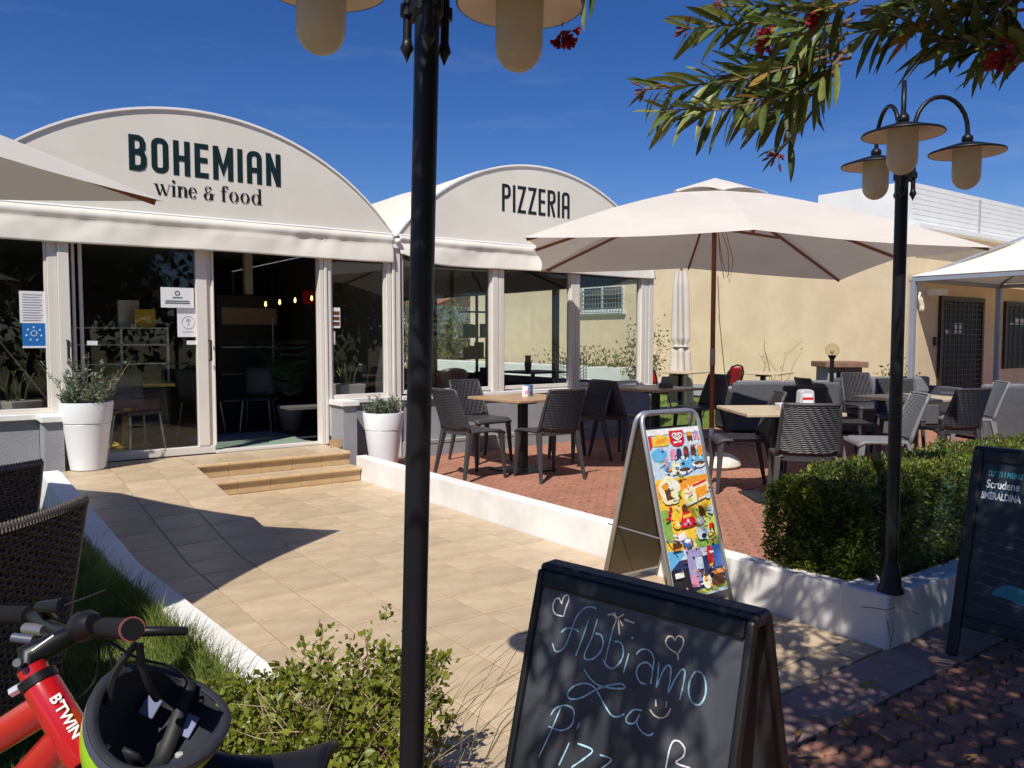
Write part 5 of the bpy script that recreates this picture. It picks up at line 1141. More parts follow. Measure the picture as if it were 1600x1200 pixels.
for x, m_ in ((.40, 'pr_pink'), (.52, 'pr_navy'), (.66, 'pr_brown'), (.80, 'pr_brown'), (.93, 'pr_orange')): lolly(m_, x, .81 + .01 * (x > .6), .15, -.08)
blob('pr_pink', .26, .80, .03, .03); blob('pr_orange', .28, .755, .05, .012); rect('pr_cream', .33, .72, .5, .79)
for x, y, a in ((.56, .735, .5), (.86, .765, .9)):
    blob('pr_white', x, y, .13, .020); blob('pr_brown', x + .02, y + .008, .11, .012)
for k in range(5): patch('pr_blue' if k % 2 else 'pr_white', [(.47 + .09 * k, .70 + .012 * k), (.54 + .09 * k, .71 + .012 * k), (.52 + .09 * k, .725 + .012 * k)])
blob('pr_cream', .22, .63, .2, .085, 20, .07); lolly('pr_brown', .19, .575, .24, .12, True); blob('pr_orange', .14, .655, .06, .02, 12, .2); blob('pr_white', .34, .66, .06, .025)
patch('pr_cream', [(.47, .52), (.98, .57), (.96, .66), (.76, .66), (.46, .61)]); patch('pr_orange', [(.70, .555), (.94, .58), (.93, .635), (.70, .62)]); patch('pr_red', [(.66, .63), (.94, .655), (.93, .668), (.66, .645)]); blob('pr_lime', .56, .56, .05, .012); blob('pr_pale', .92, .565, .05, .015)
patch('pr_red', [(.30, .40), (.62, .405), (.60, .44), (.50, .50), (.44, .515), (.38, .49), (.32, .44)]); rect('pr_yellow', .37, .455, .53, .475, .006); rect('pr_pink', .36, .415, .50, .43); lolly('pr_brown', .43, .495, .10, 0, False)
for x, y in ((.14, .50), (.12, .47), (.17, .525)): blob('pr_red', x, y, .03, .012)
blob('pr_yellow', .24, .43, .08, .028); blob('pr_cream', .25, .43, .04, .014); lolly('pr_brown', .76, .45, .16, .25); lolly('pr_pale', .90, .46, .12, -.4); lolly('pr_white', .70, .41, .10, .4); lolly('pr_red', .88, .37, .08)
blob('pr_pale', .68, .355, .12, .04, 16, .1); blob('pr_black', .70, .335, .05, .016); patch('pr_white', [(.12, .35), (.34, .385), (.36, .34), (.2, .33)]); blob('pr_blue', .37, .315, .10, .028); blob('pr_white', .37, .325, .06, .014); blob('pr_brown', .16, .31, .08, .03); rect('pr_orange', .06, .28, .26, .29)
lolly('pr_red', .74, .165, .26); blob('pr_orange', .86, .115, .14, .014, 14, .3); blob('pr_brown', .82, .07, .13, .035); patch('pr_pink', [(.3, .06), (.45, .05), (.40, .13), (.33, .12)]); rect('pr_white', .03, .125, .19, .155)
blob('pr_white', .60, .075, .085, .045); blob('pr_cream', .60, .062, .05, .016); blob('pr_brown', .60, .112, .05, .012); rect('pr_pale', .44, .15, .58, .22); blob('pr_violet', .5, .24, .1, .02)

rgq = random.Random(77)
for k in range(90):
    m_ = rgq.choice(['pr_white', 'pr_red', 'pr_yellow', 'pr_cream', 'pr_brown', 'pr_sky', 'pr_pink', 'pr_orange', 'pr_green', 'pr_white', 'pr_blue', 'pr_violet', 'pr_brown'])
    x, y = rgq.uniform(.04, .94), rgq.uniform(.03, .93)
    if .36 < x < .72 and y > .86: continue
    if rgq.random() < .5: blob(m_, x, y, rgq.uniform(.012, .04), rgq.uniform(.004, .013), 10, .25, rgq.random() * 6)
    else: a_ = rgq.uniform(-.02, .02); rect(m_, x, y, min(.98, x + rgq.uniform(.03, .11)), y + rgq.uniform(.004, .011), a_)

# ================================================================== WICKER CHAIRS AND TABLE ON THE LAWN
def wicker_chair(label, pos, rz, W_=.62):
    c = thing('wicker_armchair', label, 'armchair', pos, rz, 'dark wicker armchairs on the lawn')
    def bk(a, b): u = -1 + 2 * a; return Vector((u * (W_ / 2 - .03 + .03 * b), -.30 - .12 * b - .04 * (1 - u * u), .06 + .74 * b))
    MB().grid(lambda a, b: bk(a, b) + Vector((0, .004, 0)), 8, 8).build('back_panel', 'black_matte', c, smooth=True, solid=.006)
    wv = MB(); nV, nH = 46, 58
    for k in range(nV + 1): wv.tube([bk(k / nV, j / 20) + Vector((0, (.004 if (j + k) % 2 else -.009), 0)) for j in range(21)], .0036, 4, False)
    for k in range(nH + 1): wv.tube([bk(j / 17, k / nH) + Vector((0, (-.010 if (j + k) % 2 else .003), 0)) for j in range(18)], .0043, 4, False)
    wv.build('back_weave', 'wicker', c, kind='stuff', fix=False)
    rim = MB(); rim.tube([bk(0, j / 8) for j in range(9)] + [bk(j / 8, 1) for j in range(1, 9)] + [bk(1, 1 - j / 8) for j in range(1, 9)], .014, 8); rim.build('rim', 'wicker', c, smooth=True)
    pl_ = MB()
    for k in range(46):
        t = k / 45; p = bk(t, 1); pl_.tube([p + Vector((-.008, -.015, -.012)), p + Vector((0, -.004, .016)), p + Vector((.008, .015, -.01))], .005, 4, False)
    pl_.build('rim_braid', 'wicker', c, kind='stuff', fix=False)
    MB().box((-W_ / 2 + .04, -.28, .36), (W_ / 2 - .04, .28, .42)).build('seat', 'wicker', c, bevel=.02); MB().box((-W_ / 2 + .05, -.26, .06), (W_ / 2 - .05, .27, .355)).build('skirt', 'wicker', c)
    for s in (-1, 1):
        MB().box((s * W_ / 2 - .03, -.30, .06), (s * W_ / 2 + .03, .28, .60)).build('arm', 'wicker', c, bevel=.02)
        for y in (-.27, .26): MB().box((s * (W_ / 2 - .05) - .02, y - .02, 0), (s * (W_ / 2 - .05) + .02, y + .02, .06)).build('leg', 'black_matte', c)
    return c
# back corners placed where the photograph shows the top edges
def by_top(a, b, label):      # a, b: left and right ends of the back's top edge as seen from behind
    a, b = Vector((*a, 0)), Vector((*b, 0)); d = (b - a).normalized(); n = Vector((-d.y, d.x, 0))   # seat lies on the n side
    c = b - d * .31 + n * .40; wicker_chair(label, (c.x, c.y, -.02), math.atan2(d.y, d.x))
by_top((-.01, 2.68), (.44, 3.18), 'dark wicker armchair nearest the bicycle, back to the street'); by_top((-.10, 3.98), (.42, 4.22), 'dark wicker armchair close to the grey shop wall')
wt = thing('lawn_table', 'low wooden topped table between the wicker armchairs', 'table', (-.12, 3.75, -.02), .4)
MB().box((-.36, -.36, .50), (.36, .36, .54)).build('tabletop', 'table_wood', wt, bevel=.006); MB().tube([(0, 0, 0), (0, 0, .5)], .04, 10).build('column', 'black_metal', wt); MB().box((-.22, -.22, 0), (.22, .22, .02)).build('foot', 'black_metal', wt)
# ================================================================== HEDGE AND BUSH
def at(px, py, Y): return Vector((0, 0, EYE)) + ray(px, py) * Y
hg = thing('clipped_hedge', 'clipped dark green hedge in white kerbed bed around the lamp', 'hedge', (3.44, 1.90, TZ))
rgh = random.Random(12); pts = []; HL, HWD, HH = 7.5, .58, .63
def hpt(x, y, z):
    b = 1 + .5 * mnoise.noise((x * 2.2, y * 2.2, z * 2.2)); return b
for i in range(62000):
    x = HL * rgh.random() ** 2.0
    f = rgh.random(); j = abs(rgh.gauss(0, .035))
    if x < .12 or rgh.random() < .12: p, d = Vector((j, HWD * rgh.random(), HH * rgh.random())), Vector((-1, 0, .3))
    elif f < .42: p, d = Vector((x, j, HH * rgh.random())), Vector((0, -1, .35))
    elif f < .92: p, d = Vector((x, HWD * rgh.random(), HH - j)), Vector((0, 0, 1))
    else: p, d = Vector((x, HWD - j, HH * rgh.random())), Vector((0, 1, .3))
    w = mnoise.noise((p.x * 3.1, p.y * 3.1, p.z * 3.1 + 5)) * .075 + mnoise.noise((p.x * 9, p.y * 9, p.z * 9)) * .04
    cr_ = Vector((p.x - .25 if p.x < .25 else 0, p.y - HWD / 2, p.z - HH * .55)); 
    if p.z > HH - .1: p.z -= .5 * max(0, abs(p.y - HWD / 2) / (HWD / 2) - .7) * .3
    p = p + d.normalized() * w
    if p.z > .03: pts.append((p, d))
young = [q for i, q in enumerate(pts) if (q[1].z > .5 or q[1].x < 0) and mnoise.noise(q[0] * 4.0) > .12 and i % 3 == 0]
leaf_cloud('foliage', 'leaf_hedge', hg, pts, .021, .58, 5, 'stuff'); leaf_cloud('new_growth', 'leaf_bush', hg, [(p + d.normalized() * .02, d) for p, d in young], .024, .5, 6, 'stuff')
MB().grid(lambda a, b: (.07 + 7.3 * a, .07 + .44 * (.5 - .5 * math.cos(b * 3.14159)), .02 + .52 * math.sin(b * 3.14159) ** .35), 40, 10).build('dark_core', 'leaf_dark', hg, kind='stuff', fix=False)  # added solid dark hull, shade of the hedge's inside put into its colour
tw = MB()
for i in range(160):
    x = .15 + 7 * rgh.random() ** 2; y = rgh.uniform(.12, .45); tw.tube([(x, y, 0), (x + rgh.gauss(0, .02), y + rgh.gauss(0, .02), .3), (x + rgh.gauss(0, .03), y + rgh.gauss(0, .03), .55)], .003, 4, False)
tw.build('stems', 'twig', hg, kind='stuff', fix=False)
bs = thing('sparse_bush', 'sparse low bush with bright leaves and dry twigs at lamp foot', 'bush', cw(-.5, 2.0, -.02))
def bl(X, Y, z): return cw(X, Y, z) - bs.location
rgb_ = random.Random(21); tw, dry, pts = MB(), MB(), []
for i in range(300):
    X0, Y0 = rgb_.uniform(-.92, -.26), rgb_.uniform(1.76, 2.38); 
    top = .43 - .16 * ((X0 + .36) / .6) ** 2 - .05 * rgb_.random() - .34 * max(0, (2.05 - Y0)) * (1 if X0 > -.7 else 1.2)
    if X0 < -.62: top = min(top, .27 + .10 * rgb_.random())
    b = bl(X0 * .85 - .08, 1.84 + (Y0 - 1.76) * .75, 0); tp = bl(X0 + rgb_.gauss(0, .03), Y0 + rgb_.gauss(0, .03), max(.08, top * rgb_.uniform(.72, 1.06)))
    md = b.lerp(tp, .5) + Vector((rgb_.gauss(0, .03), rgb_.gauss(0, .03), .02)); tw.tube([b, md, tp], [.0042, .003, .0016], 5, False)
    hole = (-.62 < X0 < -.28) and Y0 > 1.98
    for k in range(6):
        f = rgb_.uniform(.45, 1); c = md.lerp(tp, (f - .45) / .55); e = c + Vector((rgb_.gauss(0, .045), rgb_.gauss(0, .045), rgb_.uniform(.01, .06))); (dry if hole and rgb_.random() < .8 else tw).tube([c, e], [.0018, .001], 4, False)
        if hole and f < .86: continue
        for q in range(13): a = rgb_.uniform(0, 6.28); pts.append((e + Vector((rgb_.gauss(0, .014), rgb_.gauss(0, .014), rgb_.gauss(0, .016))), Vector((math.cos(a), math.sin(a), rgb_.uniform(.2, 1.2)))))
for i in range(260):     # dry twigs in the thin middle
    c = bl(rgb_.uniform(-.62, -.25), rgb_.uniform(1.95, 2.25), rgb_.uniform(.08, .36)); d = Vector((rgb_.gauss(0, 1), rgb_.gauss(0, 1), abs(rgb_.gauss(0, 1.2)))).normalized(); dry.tube([c, c + d * .07, c + d * .13 + Vector((rgb_.gauss(0, .02), rgb_.gauss(0, .02), .01))], [.0022, .0016, .0008], 4, False)
tw.build('stems', 'twig', bs, kind='stuff', fix=False); dry.build('dry_twigs', 'twig_pale', bs, kind='stuff', fix=False)
leaf_cloud('foliage', 'leaf_bush', bs, pts, .025, .62, 9, 'stuff', .15)
gt = MB()
for i in range(26):
    b = bl(rgb_.uniform(-.5, -.1), rgb_.uniform(1.8, 2.2), .0); d = Vector((rgb_.gauss(0, .25), rgb_.gauss(0, .25), 1)); d = d + E1 * .25; gt.tube([b, b + d * .25, b + d * .42 + E1 * .08, b + d * .52 + E1 * .2], [.0018, .0015, .001, .0005], 4, False)
gt.build('grass_stalks', 'leaf_dry', bs, kind='stuff', fix=False)

# ================================================================== OLEANDER
ol = thing('oleander_tree', 'oleander tree with long narrow leaves and red flowers overhead', 'tree', cw(2.55, .75, 0))
OO = ol.location.copy(); rgo = random.Random(31); leaves, flowers = [], []
tk = MB(); fork = cw(2.45, .85, 1.45); limbs = MB()
tk.tube([OO - OO, cw(2.53, .78, .7) - OO, fork - OO], [.075, .06, .05], 10)
def limb(P, r0, r1):
    P = [p - OO for p in smooth3(P)]; limbs.tube(P, [r0 + (r1 - r0) * i / (len(P) - 1) for i in range(len(P))], 7)
def smooth3(P, n=5):
    out = []
    for i in range(len(P) - 1):
        p0, p1, p2, p3 = P[max(i - 1, 0)], P[i], P[i + 1], P[min(i + 2, len(P) - 1)]
        for k in range(n):
            t = k / n; out.append(.5 * (2 * p1 + (p2 - p0) * t + (2 * p0 - 5 * p1 + 4 * p2 - p3) * t * t + (3 * p1 - p0 - 3 * p2 + p3) * t ** 3))
    return out + [P[-1]]
def twig_leaves(P, n, lmin=.085, lmax=.13, light=0.0, start=.25):
    """whorls of narrow leaves along a twig"""
    P = smooth3(P, 6); tot = len(P) - 1; ph = rgo.uniform(0, 6.28)
    limbs.tube([p - OO for p in P], [.005 - .0032 * i / tot for i in range(tot + 1)], 5)
    for k in range(n):
        f = start + (1 - start) * (k + .5) / n; i = min(tot - 1, int(f * tot)); c = P[i].lerp(P[i + 1], f * tot - i); d = (P[i + 1] - P[i]).normalized()
        s1 = d.cross(Vector((0, 0, 1))).normalized(); s2 = d.cross(s1); ph += 2.2
        out = s1 * math.cos(ph) + s2 * math.sin(ph); lf = (d * rgo.uniform(.5, 1.1) + out * rgo.uniform(.55, 1.0) + Vector((0, 0, -.32 * rgo.random() - (.25 if f < .6 else 0)))).normalized()
        L_ = rgo.uniform(lmin, lmax) * (1 - .25 * (f > .9)); mt_ = 'leaf_oleander'
        r = rgo.random()
        if r < .05: mt_ = 'leaf_yellow'
        elif r < .05 + light * f: mt_ = 'leaf_oleander_light'
        leaves.append((c, lf, L_, rgo.uniform(0, 6.28), mt_))
    return P[-1], (P[-1] - P[-2]).normalized()
def tw_px(b, t, Yb, Yt, n, sag=10, fl=0, light=.3, **kw):
    B, T_ = at(*b, Yb), at(*t, Yt); m_ = at((b[0] + t[0]) / 2, (b[1] + t[1]) / 2 + sag, (Yb + Yt) / 2)
    e, d = twig_leaves([B, m_, T_], n, light=light, **kw)
    if fl: flowers.append((e, d, fl))
core = at(1345, 20, 2.05)
for b, t, Yb, Yt, n, sag, fl in (((1330, 40), (1075, 45), 2.05, 2.1, 26, -8, 1), ((1320, 80), (1010, 140), 2.05, 2.15, 30, 12, 1), ((1310, 110), (1030, 175), 2.1, 2.1, 28, 14, 0), ((1315, 100), (1095, 175), 2.05, 1.95, 24, 16, 0), ((1310, 110), (1190, 190), 2.1, 2.2, 20, 10, 0),
        ((1330, 70), (1245, 150), 2.0, 2.0, 18, 6, 0), ((1320, 20), (1130, 10), 2.1, 2.1, 22, -6, 1), ((1320, 60), (1150, 105), 2.1, 2.25, 24, 8, 0), ((1330, 30), (1210, 60), 2.0, 1.95, 20, 4, 2), ((1325, 50), (1190, 140), 2.15, 2.25, 20, 5, 0), ((1335, 20), (1235, 100), 2.2, 2.25, 20, 4, 0),
        ((1330, 90), (1110, 120), 2.15, 2.2, 22, 4, 0), ((1340, 0), (1180, 35), 2.2, 2.2, 18, 0, 0)):
    tw_px(b, t, Yb, Yt, int(n * 1.3), sag, fl, .6)
for b, t, Yb, Yt, n, sag, fl in (((1660, 10), (1350, 52), 1.75, 1.7, 34, -6, 0), ((1660, 50), (1455, 62), 1.7, 1.65, 24, 8, 0), ((1680, 40), (1530, 75), 1.7, 1.6, 18, 6, 0), ((1690, 60), (1580, 85), 1.6, 1.55, 14, 4, 2), ((1620, -40), (1425, 15), 1.75, 1.8, 20, 0, 0),
        ((1500, -60), (1390, 20), 1.8, 1.85, 16, 0, 0), ((1650, -30), (1500, 25), 1.7, 1.65, 18, 4, 0), ((1340, 0), (1290, 20), 1.8, 1.8, 10, 0, 2)):
    tw_px(b, t, Yb, Yt, int(n * 1.3), sag, fl, .08)
tw_px((990, -90), (900, -15), 2.0, 2.0, 12, 0, 0, .3); flowers.append((at(878, 48, 2.0), Vector((0, 0, -1)), 2)); limbs.tube([at(905, -15, 2.0) - OO, at(882, 15, 2.0) - OO, at(878, 42, 2.0) - OO], .0018, 4)
tw_px((1300, 130), (1215, 240), 2.1, 2.05, 4, 6, 1, .0, start=.6)
limb([fork, cw(2.0, 1.4, 2.1), cw(1.3, 1.95, 2.22), core], .03, .008); limb([fork, cw(1.9, 1.3, 1.95), cw(1.4, 1.6, 2.05)], .025, .008); limb([fork, cw(1.7, .9, 2.3), cw(.8, .8, 2.5), cw(.0, .7, 2.45)], .03, .006); limb([fork, cw(2.6, 1.3, 2.3), cw(2.7, 1.9, 2.6)], .028, .008); limb([fork, cw(2.4, .3, 2.2), cw(1.6, 0, 2.6)], .025, .008)
for i in range(1900):     # the crown above and beside the picture, which throws the dappled shade
    X, Y = rgo.uniform(-.45, 3.1), rgo.uniform(.15, 2.25); z = rgo.uniform(2.05, 3.3)
    zmin = EYE + .46 * Y + .12
    if X < .95 * Y + .3 and z < zmin: continue
    if X < .35 and Y > 1.25: continue
    if X < .55 and z > 2.8: continue
    o_ = (z - 2.0) / 1.257; Xs, Ys = X + .33 * o_, Y + .945 * o_      # keep the low front sprays in the sun
    if .15 < Xs < 1.0 and 1.75 < Ys < 2.5: continue
    if Y + .945 * (z - .6) / 1.257 > 4.0: continue
    if X > .95 * Y + .1 and rgo.random() < .15: z = rgo.uniform(1.75, 2.1)
    t = cw(X, Y, z); d = Vector((rgo.gauss(0, 1), rgo.gauss(0, 1), rgo.gauss(.0, .5))).normalized() * .28
    px_ = [to_px(t - d), to_px(t), to_px(t + d)]
    if any(p[2] > .05 and -60 < p[0] < 1330 and p[1] > -70 for p in px_): continue
    twig_leaves([t - d, t - d * .4 + Vector((0, 0, .03)), t + d * .5], 12, .10, .15, start=.1)
tk.build('trunk', 'twig', ol, smooth=True); limbs.build('branches', 'twig', ol, kind='stuff', fix=False)
def leaf_shape(bend=.10):
    w = .088; vs, n = [], 7
    for j in range(n):
        t = j / (n - 1); ww = w * math.sin(math.pi * min(1, t * .93 + .05)) ** .8; z = -bend * t * t
        vs += [(-ww, t, z + ww * .35), (0, t, z), (ww, t, z + ww * .35)]
    fs = []
    for j in range(n - 1): fs += [(3 * j, 3 * j + 1, 3 * j + 4, 3 * j + 3), (3 * j + 1, 3 * j + 2, 3 * j + 5, 3 * j + 4)]
    return vs, fs
LV, LFc = leaf_shape(); LM = {}; LB3 = [leaf_shape(b_)[0] for b_ in (.04, .14, .30)]; LM3 = {}
for k_ in ('leaf_oleander', 'leaf_oleander_light', 'leaf_yellow'):
    LM[k_] = MB().add(LV, LFc).mesh('leaf', k_, True, False); LM3[k_] = [MB().add(v_, LFc).mesh('leaf', k_, True, False) for v_ in LB3]
def leaf_mtx(c, d, L_, roll):
    up = Vector((0, 0, 1)); s = d.cross(up)
    s = s.normalized() if s.length > 1e-3 else Vector((1, 0, 0)); n_ = s.cross(d).normalized(); a = (roll - 3.14) * .28
    s, n_ = s * math.cos(a) + n_ * math.sin(a), n_ * math.cos(a) - s * math.sin(a)
    return Matrix(((s.x * L_, d.x * L_, n_.x * L_, c.x), (s.y * L_, d.y * L_, n_.y * L_, c.y), (s.z * L_, d.z * L_, n_.z * L_, c.z), (0, 0, 0, 1)))
def in_view(lf):
    x, y, d = to_px(lf[0] + lf[1] * lf[2] * .5); return (0 < x < 1600 and 0 < y < 1200 and d > .2)
vis_ = sorted([l_ for l_ in leaves if in_view(l_)], key=lambda l_: to_px(l_[0])[2] / l_[2]); near_ = set(id(l_) for l_ in vis_[:300])
rest = {k_: MB() for k_ in LM}
for l_ in leaves:
    m4 = leaf_mtx(l_[0] - OO, l_[1], l_[2], l_[3])
    if id(l_) in near_: o = obj('leaf', LM3[l_[4]][int(l_[3] * 10) % 3], ol); o.matrix_local = m4
    else: rest[l_[4]].add([m4 @ Vector(v) for v in LB3[int(l_[3] * 10) % 3]], LFc)
for k_, b_ in rest.items():
    if b_.v: b_.build('crown', k_, ol, smooth=True, fix=False, kind='stuff')
fm, sm = MB(), MB()
for e, d, kind_ in flowers:
    for k in range(16 if kind_ == 2 else 9):
        dd = (d + Vector((rgo.gauss(0, .7), rgo.gauss(0, .7), rgo.gauss(0, .7)))).normalized(); tip = e + dd * rgo.uniform(.012, .032); sm.tube([e - OO, tip - OO], .0012, 4, False)
        (fm if kind_ == 2 else sm).tube([tip - OO, tip + dd * .012 - OO, tip + dd * .018 - OO], [.0035, .005 if kind_ == 2 else .003, .001], 5)
        if kind_ == 2:
            for q in range(3): a = rgo.uniform(0, 6.28); s_ = dd.cross(Vector((math.cos(a), math.sin(a), .3))).normalized(); fm.add([tip - OO, tip + dd * .015 + s_ * .014 - OO, tip + dd * .022 + s_ * .004 - OO], [(0, 1, 2)])
fm.build('flowers', 'flower_red', ol, fix=False, kind='stuff'); sm.build('flower_stalks', 'stalk_red', ol, fix=False, kind='stuff')
# ---- leaves lying on the street
for k, (x, y, rz_) in enumerate(((1300, 1130, .4), (1330, 1125, 1.9), (1365, 1150, 2.9), (1385, 1140, .2), (1378, 1070, 1.1), (1482, 1098, 2.2), (1498, 1040, .6), (1518, 1042, 2.6), (1528, 1185, 1.4), (1285, 1185, .9), (1440, 1130, .1), (1250, 1145, 2.0))):
    p = on_z(x, y, .006); o = obj('fallen_leaf', LM['leaf_yellow'] if k % 3 else MB().add(LV, LFc).mesh('leaf', 'leaf_dry', True, False)); s_ = random.uniform(.07, .11)
    o.location = p + Vector((0, 0, .012)); o.rotation_euler = (random.uniform(-.1, .15), random.uniform(-.25, .25), rz_); o.scale = (s_ * 1.4, s_, s_)
    tag(o, 'dry fallen oleander leaf lying on the shaded street paving', 'leaf', 'fallen leaves on the street')

# ================================================================== BICYCLE AND HELMET
def Q(px, py, Y): return at(px, py, Y)
H1, H2 = Q(66, 1072, 1.22), Q(128, 1178, 1.20)
bk_ = thing('bicycle', 'red bicycle with black handlebar and white lettering on frame', 'bicycle', (H2.x - .1, H2.y, 0)); BO = bk_.location.copy()
def bt(name, P, r, m_, n=14, par=None, sm=True): return MB().tube([p - BO for p in P], r, n).build(name, m_, par or bk_, smooth=sm, auto=50)
ax_ = (H1 - H2).normalized()
ht = bt('head_tube', [H2 - ax_ * .012, H2, H1, H1 + ax_ * .004], [.024, .028, .026, .025], 'bike_red', 20); bt('headset_ring', [H1 + ax_ * .004, H1 + ax_ * .018], .0275, 'bike_black', 20); bt('headset_spacer', [H1 + ax_ * .019, H1 + ax_ * .034], .021, 'bike_red', 18)
seat = Q(-260, 1330, 1.45); bb0 = Vector((seat.x, seat.y, .28)) + (H2 - seat) * .18; bb0.z = .28
bt('top_tube', [H1 - ax_ * .03, (H1 - ax_ * .03).lerp(seat, .5) + Vector((0, 0, .01)), seat], [.026, .023, .02], 'bike_red', 18); bt('down_tube', [H2 + ax_ * .035, (H2 + ax_ * .03).lerp(bb0, .5), bb0], [.029, .03, .028], 'bike_red', 18); bt('seat_tube', [bb0, seat + Vector((0, 0, .06))], .017, 'bike_red')
steer = H1 + ax_ * .045; clamp = Q(112, 992, 1.28)
st_ = bt('stem', [steer - ax_ * .01, steer + ax_ * .006, clamp], [.021, .02, .016], 'bike_black'); bt('stem_bolt', [Q(26, 1036, 1.19), Q(30, 1034, 1.2)], .006, 'steel', 10, st_); bt('stem_face', [Q(50, 1018, 1.17), Q(84, 994, 1.19)], .0035, 'steel', 8, st_)
gR0, gR1, gL0, gL1 = Q(158, 980, 1.24), Q(206, 983, 1.10), Q(48, 962, 1.52), Q(-40, 958, 1.70)
bt('handlebar', [gR0, clamp, Q(70, 975, 1.45), gL0], .011, 'bike_black'); gr_ = bt('grip', [gR0, gR0.lerp(gR1, .1), gR0.lerp(gR1, .95), gR1], [.012, .0145, .015, .0165], 'rubber', 20); bt('bar_end', [gR1, gR1 + (gR1 - gR0).normalized() * .004], [.0155, .014], 'bike_black', 20, gr_)
bt('grip_ring', [gR1 - (gR1 - gR0).normalized() * .002, gR1 + (gR1 - gR0).normalized() * .002], .0168, 'stalk_red', 20, gr_); bt('grip', [gL0, gL1], .0175, 'rubber', 18)
sh_ = MB().lathe([(.0, -.026), (.018, -.022), (.024, -.008), (.023, .010), (.015, .024), (.0, .026)], 18).build('shifter', 'bike_black', bk_, smooth=True, auto=40); sh_.location = Q(133, 978, 1.25) - BO; sh_.rotation_euler = (1.2, .4, .3)
bt('brake_lever', [Q(165, 990, 1.26), Q(215, 987, 1.25), Q(255, 986, 1.26), Q(292, 986, 1.28)], [.009, .008, .0075, .007], 'bike_black'); bt('brake_lever', [Q(80, 968, 1.46), Q(62, 948, 1.42), Q(98, 946, 1.40)], [.011, .010, .013], 'bike_black'); bt('brake_clamp', [Q(40, 982, 1.42), Q(70, 985, 1.40)], .010, 'steel'); bt('lever_blade', [Q(20, 996, 1.36), Q(52, 1000, 1.36)], .008, 'helmet_band')
for P in ([Q(172, 1003, 1.24), Q(215, 1028, 1.24), Q(268, 1042, 1.26), Q(291, 1062, 1.28), Q(288, 1076, 1.28)], [Q(168, 1005, 1.25), Q(176, 1050, 1.25), Q(165, 1110, 1.24), Q(130, 1160, 1.22)], [Q(155, 1010, 1.26), Q(150, 1060, 1.28), Q(120, 1095, 1.25)], [Q(190, 1022, 1.25), Q(197, 1045, 1.26), Q(194, 1062, 1.27)], [Q(100, 946, 1.4), Q(135, 934, 1.42), Q(165, 922, 1.44)], [Q(98, 1030, 1.3), Q(108, 1080, 1.3), Q(118, 1100, 1.28)]):
    bt('cable', smooth3(P, 5), .0022, 'bike_black', 6)
bt('cable_tie', [Q(18, 1082, 1.25), Q(32, 1074, 1.25)], .008, 'napkin', 6)
fd = cw(1, 1, 0).normalized(); fd = Vector((fd.x, fd.y, 0)); fc = Vector((H2.x, H2.y, .30)) + fd * .03; sdv = fd.cross(Vector((0, 0, 1)))
for s_ in (-1, 1): bt('fork_blade', [H2 + sdv * .03 * s_ - ax_ * .01, fc + sdv * .05 * s_], [.014, .010], 'bike_black')
def wheel(c, d):
    s = d.cross(Vector((0, 0, 1))); ring = lambda r: [c + d * r * math.cos(R(a)) + Vector((0, 0, 1)) * r * math.sin(R(a)) for a in range(0, 361, 12)]
    w_ = bt('wheel', [c - s * .04, c + s * .04], .02, 'steel'); bt('tyre', ring(.275), .022, 'rubber', 8, w_); bt('rim', ring(.25), .010, 'alu', 6, w_)
    sp_ = MB()
    for k in range(18): a = k * .349; sp_.tube([c - BO, c - BO + d * .25 * math.cos(a) + Vector((0, 0, .25 * math.sin(a)))], .001, 3, False)
    sp_.build('spokes', 'steel', w_, fix=False, kind='stuff')
wheel(fc, fd); rd = (seat - H2); rd.z = 0; rd.normalize(); wheel(Vector((bb0.x, bb0.y, .30)) + rd * .35, rd)
for s_ in (1,): bt('chain_stay', [bb0, Vector((bb0.x, bb0.y, .30)) + rd * .35], .010, 'bike_red'); bt('seat_stay', [seat, Vector((bb0.x, bb0.y, .30)) + rd * .35], .008, 'bike_red')
# lettering along the head tube, facing the viewer
vd = (Vector((0, 0, EYE)) - H1.lerp(H2, .5)).normalized(); tx = (H2 - H1).normalized(); nz_ = (vd - tx * vd.dot(tx)).normalized(); tyv = nz_.cross(tx)
lm = text_mesh("B'TWIN", .021, 'lettering', 'bike_logo', 1.0, 1.0, .0006); ob = obj('lettering', lm, bk_); ob.matrix_local = frame_mtx(H1.lerp(H2, .52) - BO + nz_ * .0285 + tyv * .006, tx, tyv)
# helmet hanging upside down from the bar
hc = Q(250, 1118, 1.22); hv = (Vector((0, 0, EYE)) - hc).normalized(); hz = (hv * .12 + Vector((0, 0, 1)) + E1 * .5).normalized(); hx_ = E1 - hz * E1.dot(hz); hx_.normalize(); hy_ = hz.cross(hx_)
he = thing('bicycle_helmet', 'green and black cycling helmet hanging from handlebar by its straps', 'helmet', hc); HM = Matrix(((hx_.x, hy_.x, hz.x, 0), (hx_.y, hy_.y, hz.y, 0), (hx_.z, hy_.z, hz.z, 0), (0, 0, 0, 1)))
def bowl(rx, ry, rz_, name, m_, t0, t1, n=40, mm=14, wob=0.0, solid=0.0):
    def f(a, b): th = a * 6.283; ph = R(t0 + (t1 - t0) * b); lip = 1 + wob * math.sin(2 * th) * math.cos(ph); return HM @ Vector((rx * math.cos(th) * math.cos(ph) * lip, ry * math.sin(th) * math.cos(ph) * lip, -rz_ * math.sin(ph) + .012 * math.cos(2 * th) * math.cos(ph)))
    return MB().grid(f, n, mm).build(name, m_, he, smooth=True, solid=solid)
bowl(.103, .125, .115, 'shell', 'helmet_green', 4, 89); bowl(.1035, .1255, .112, 'shell_band', 'helmet_band', -2, 5); bowl(.086, .107, .098, 'foam_liner', 'helmet_foam', -2, 89)
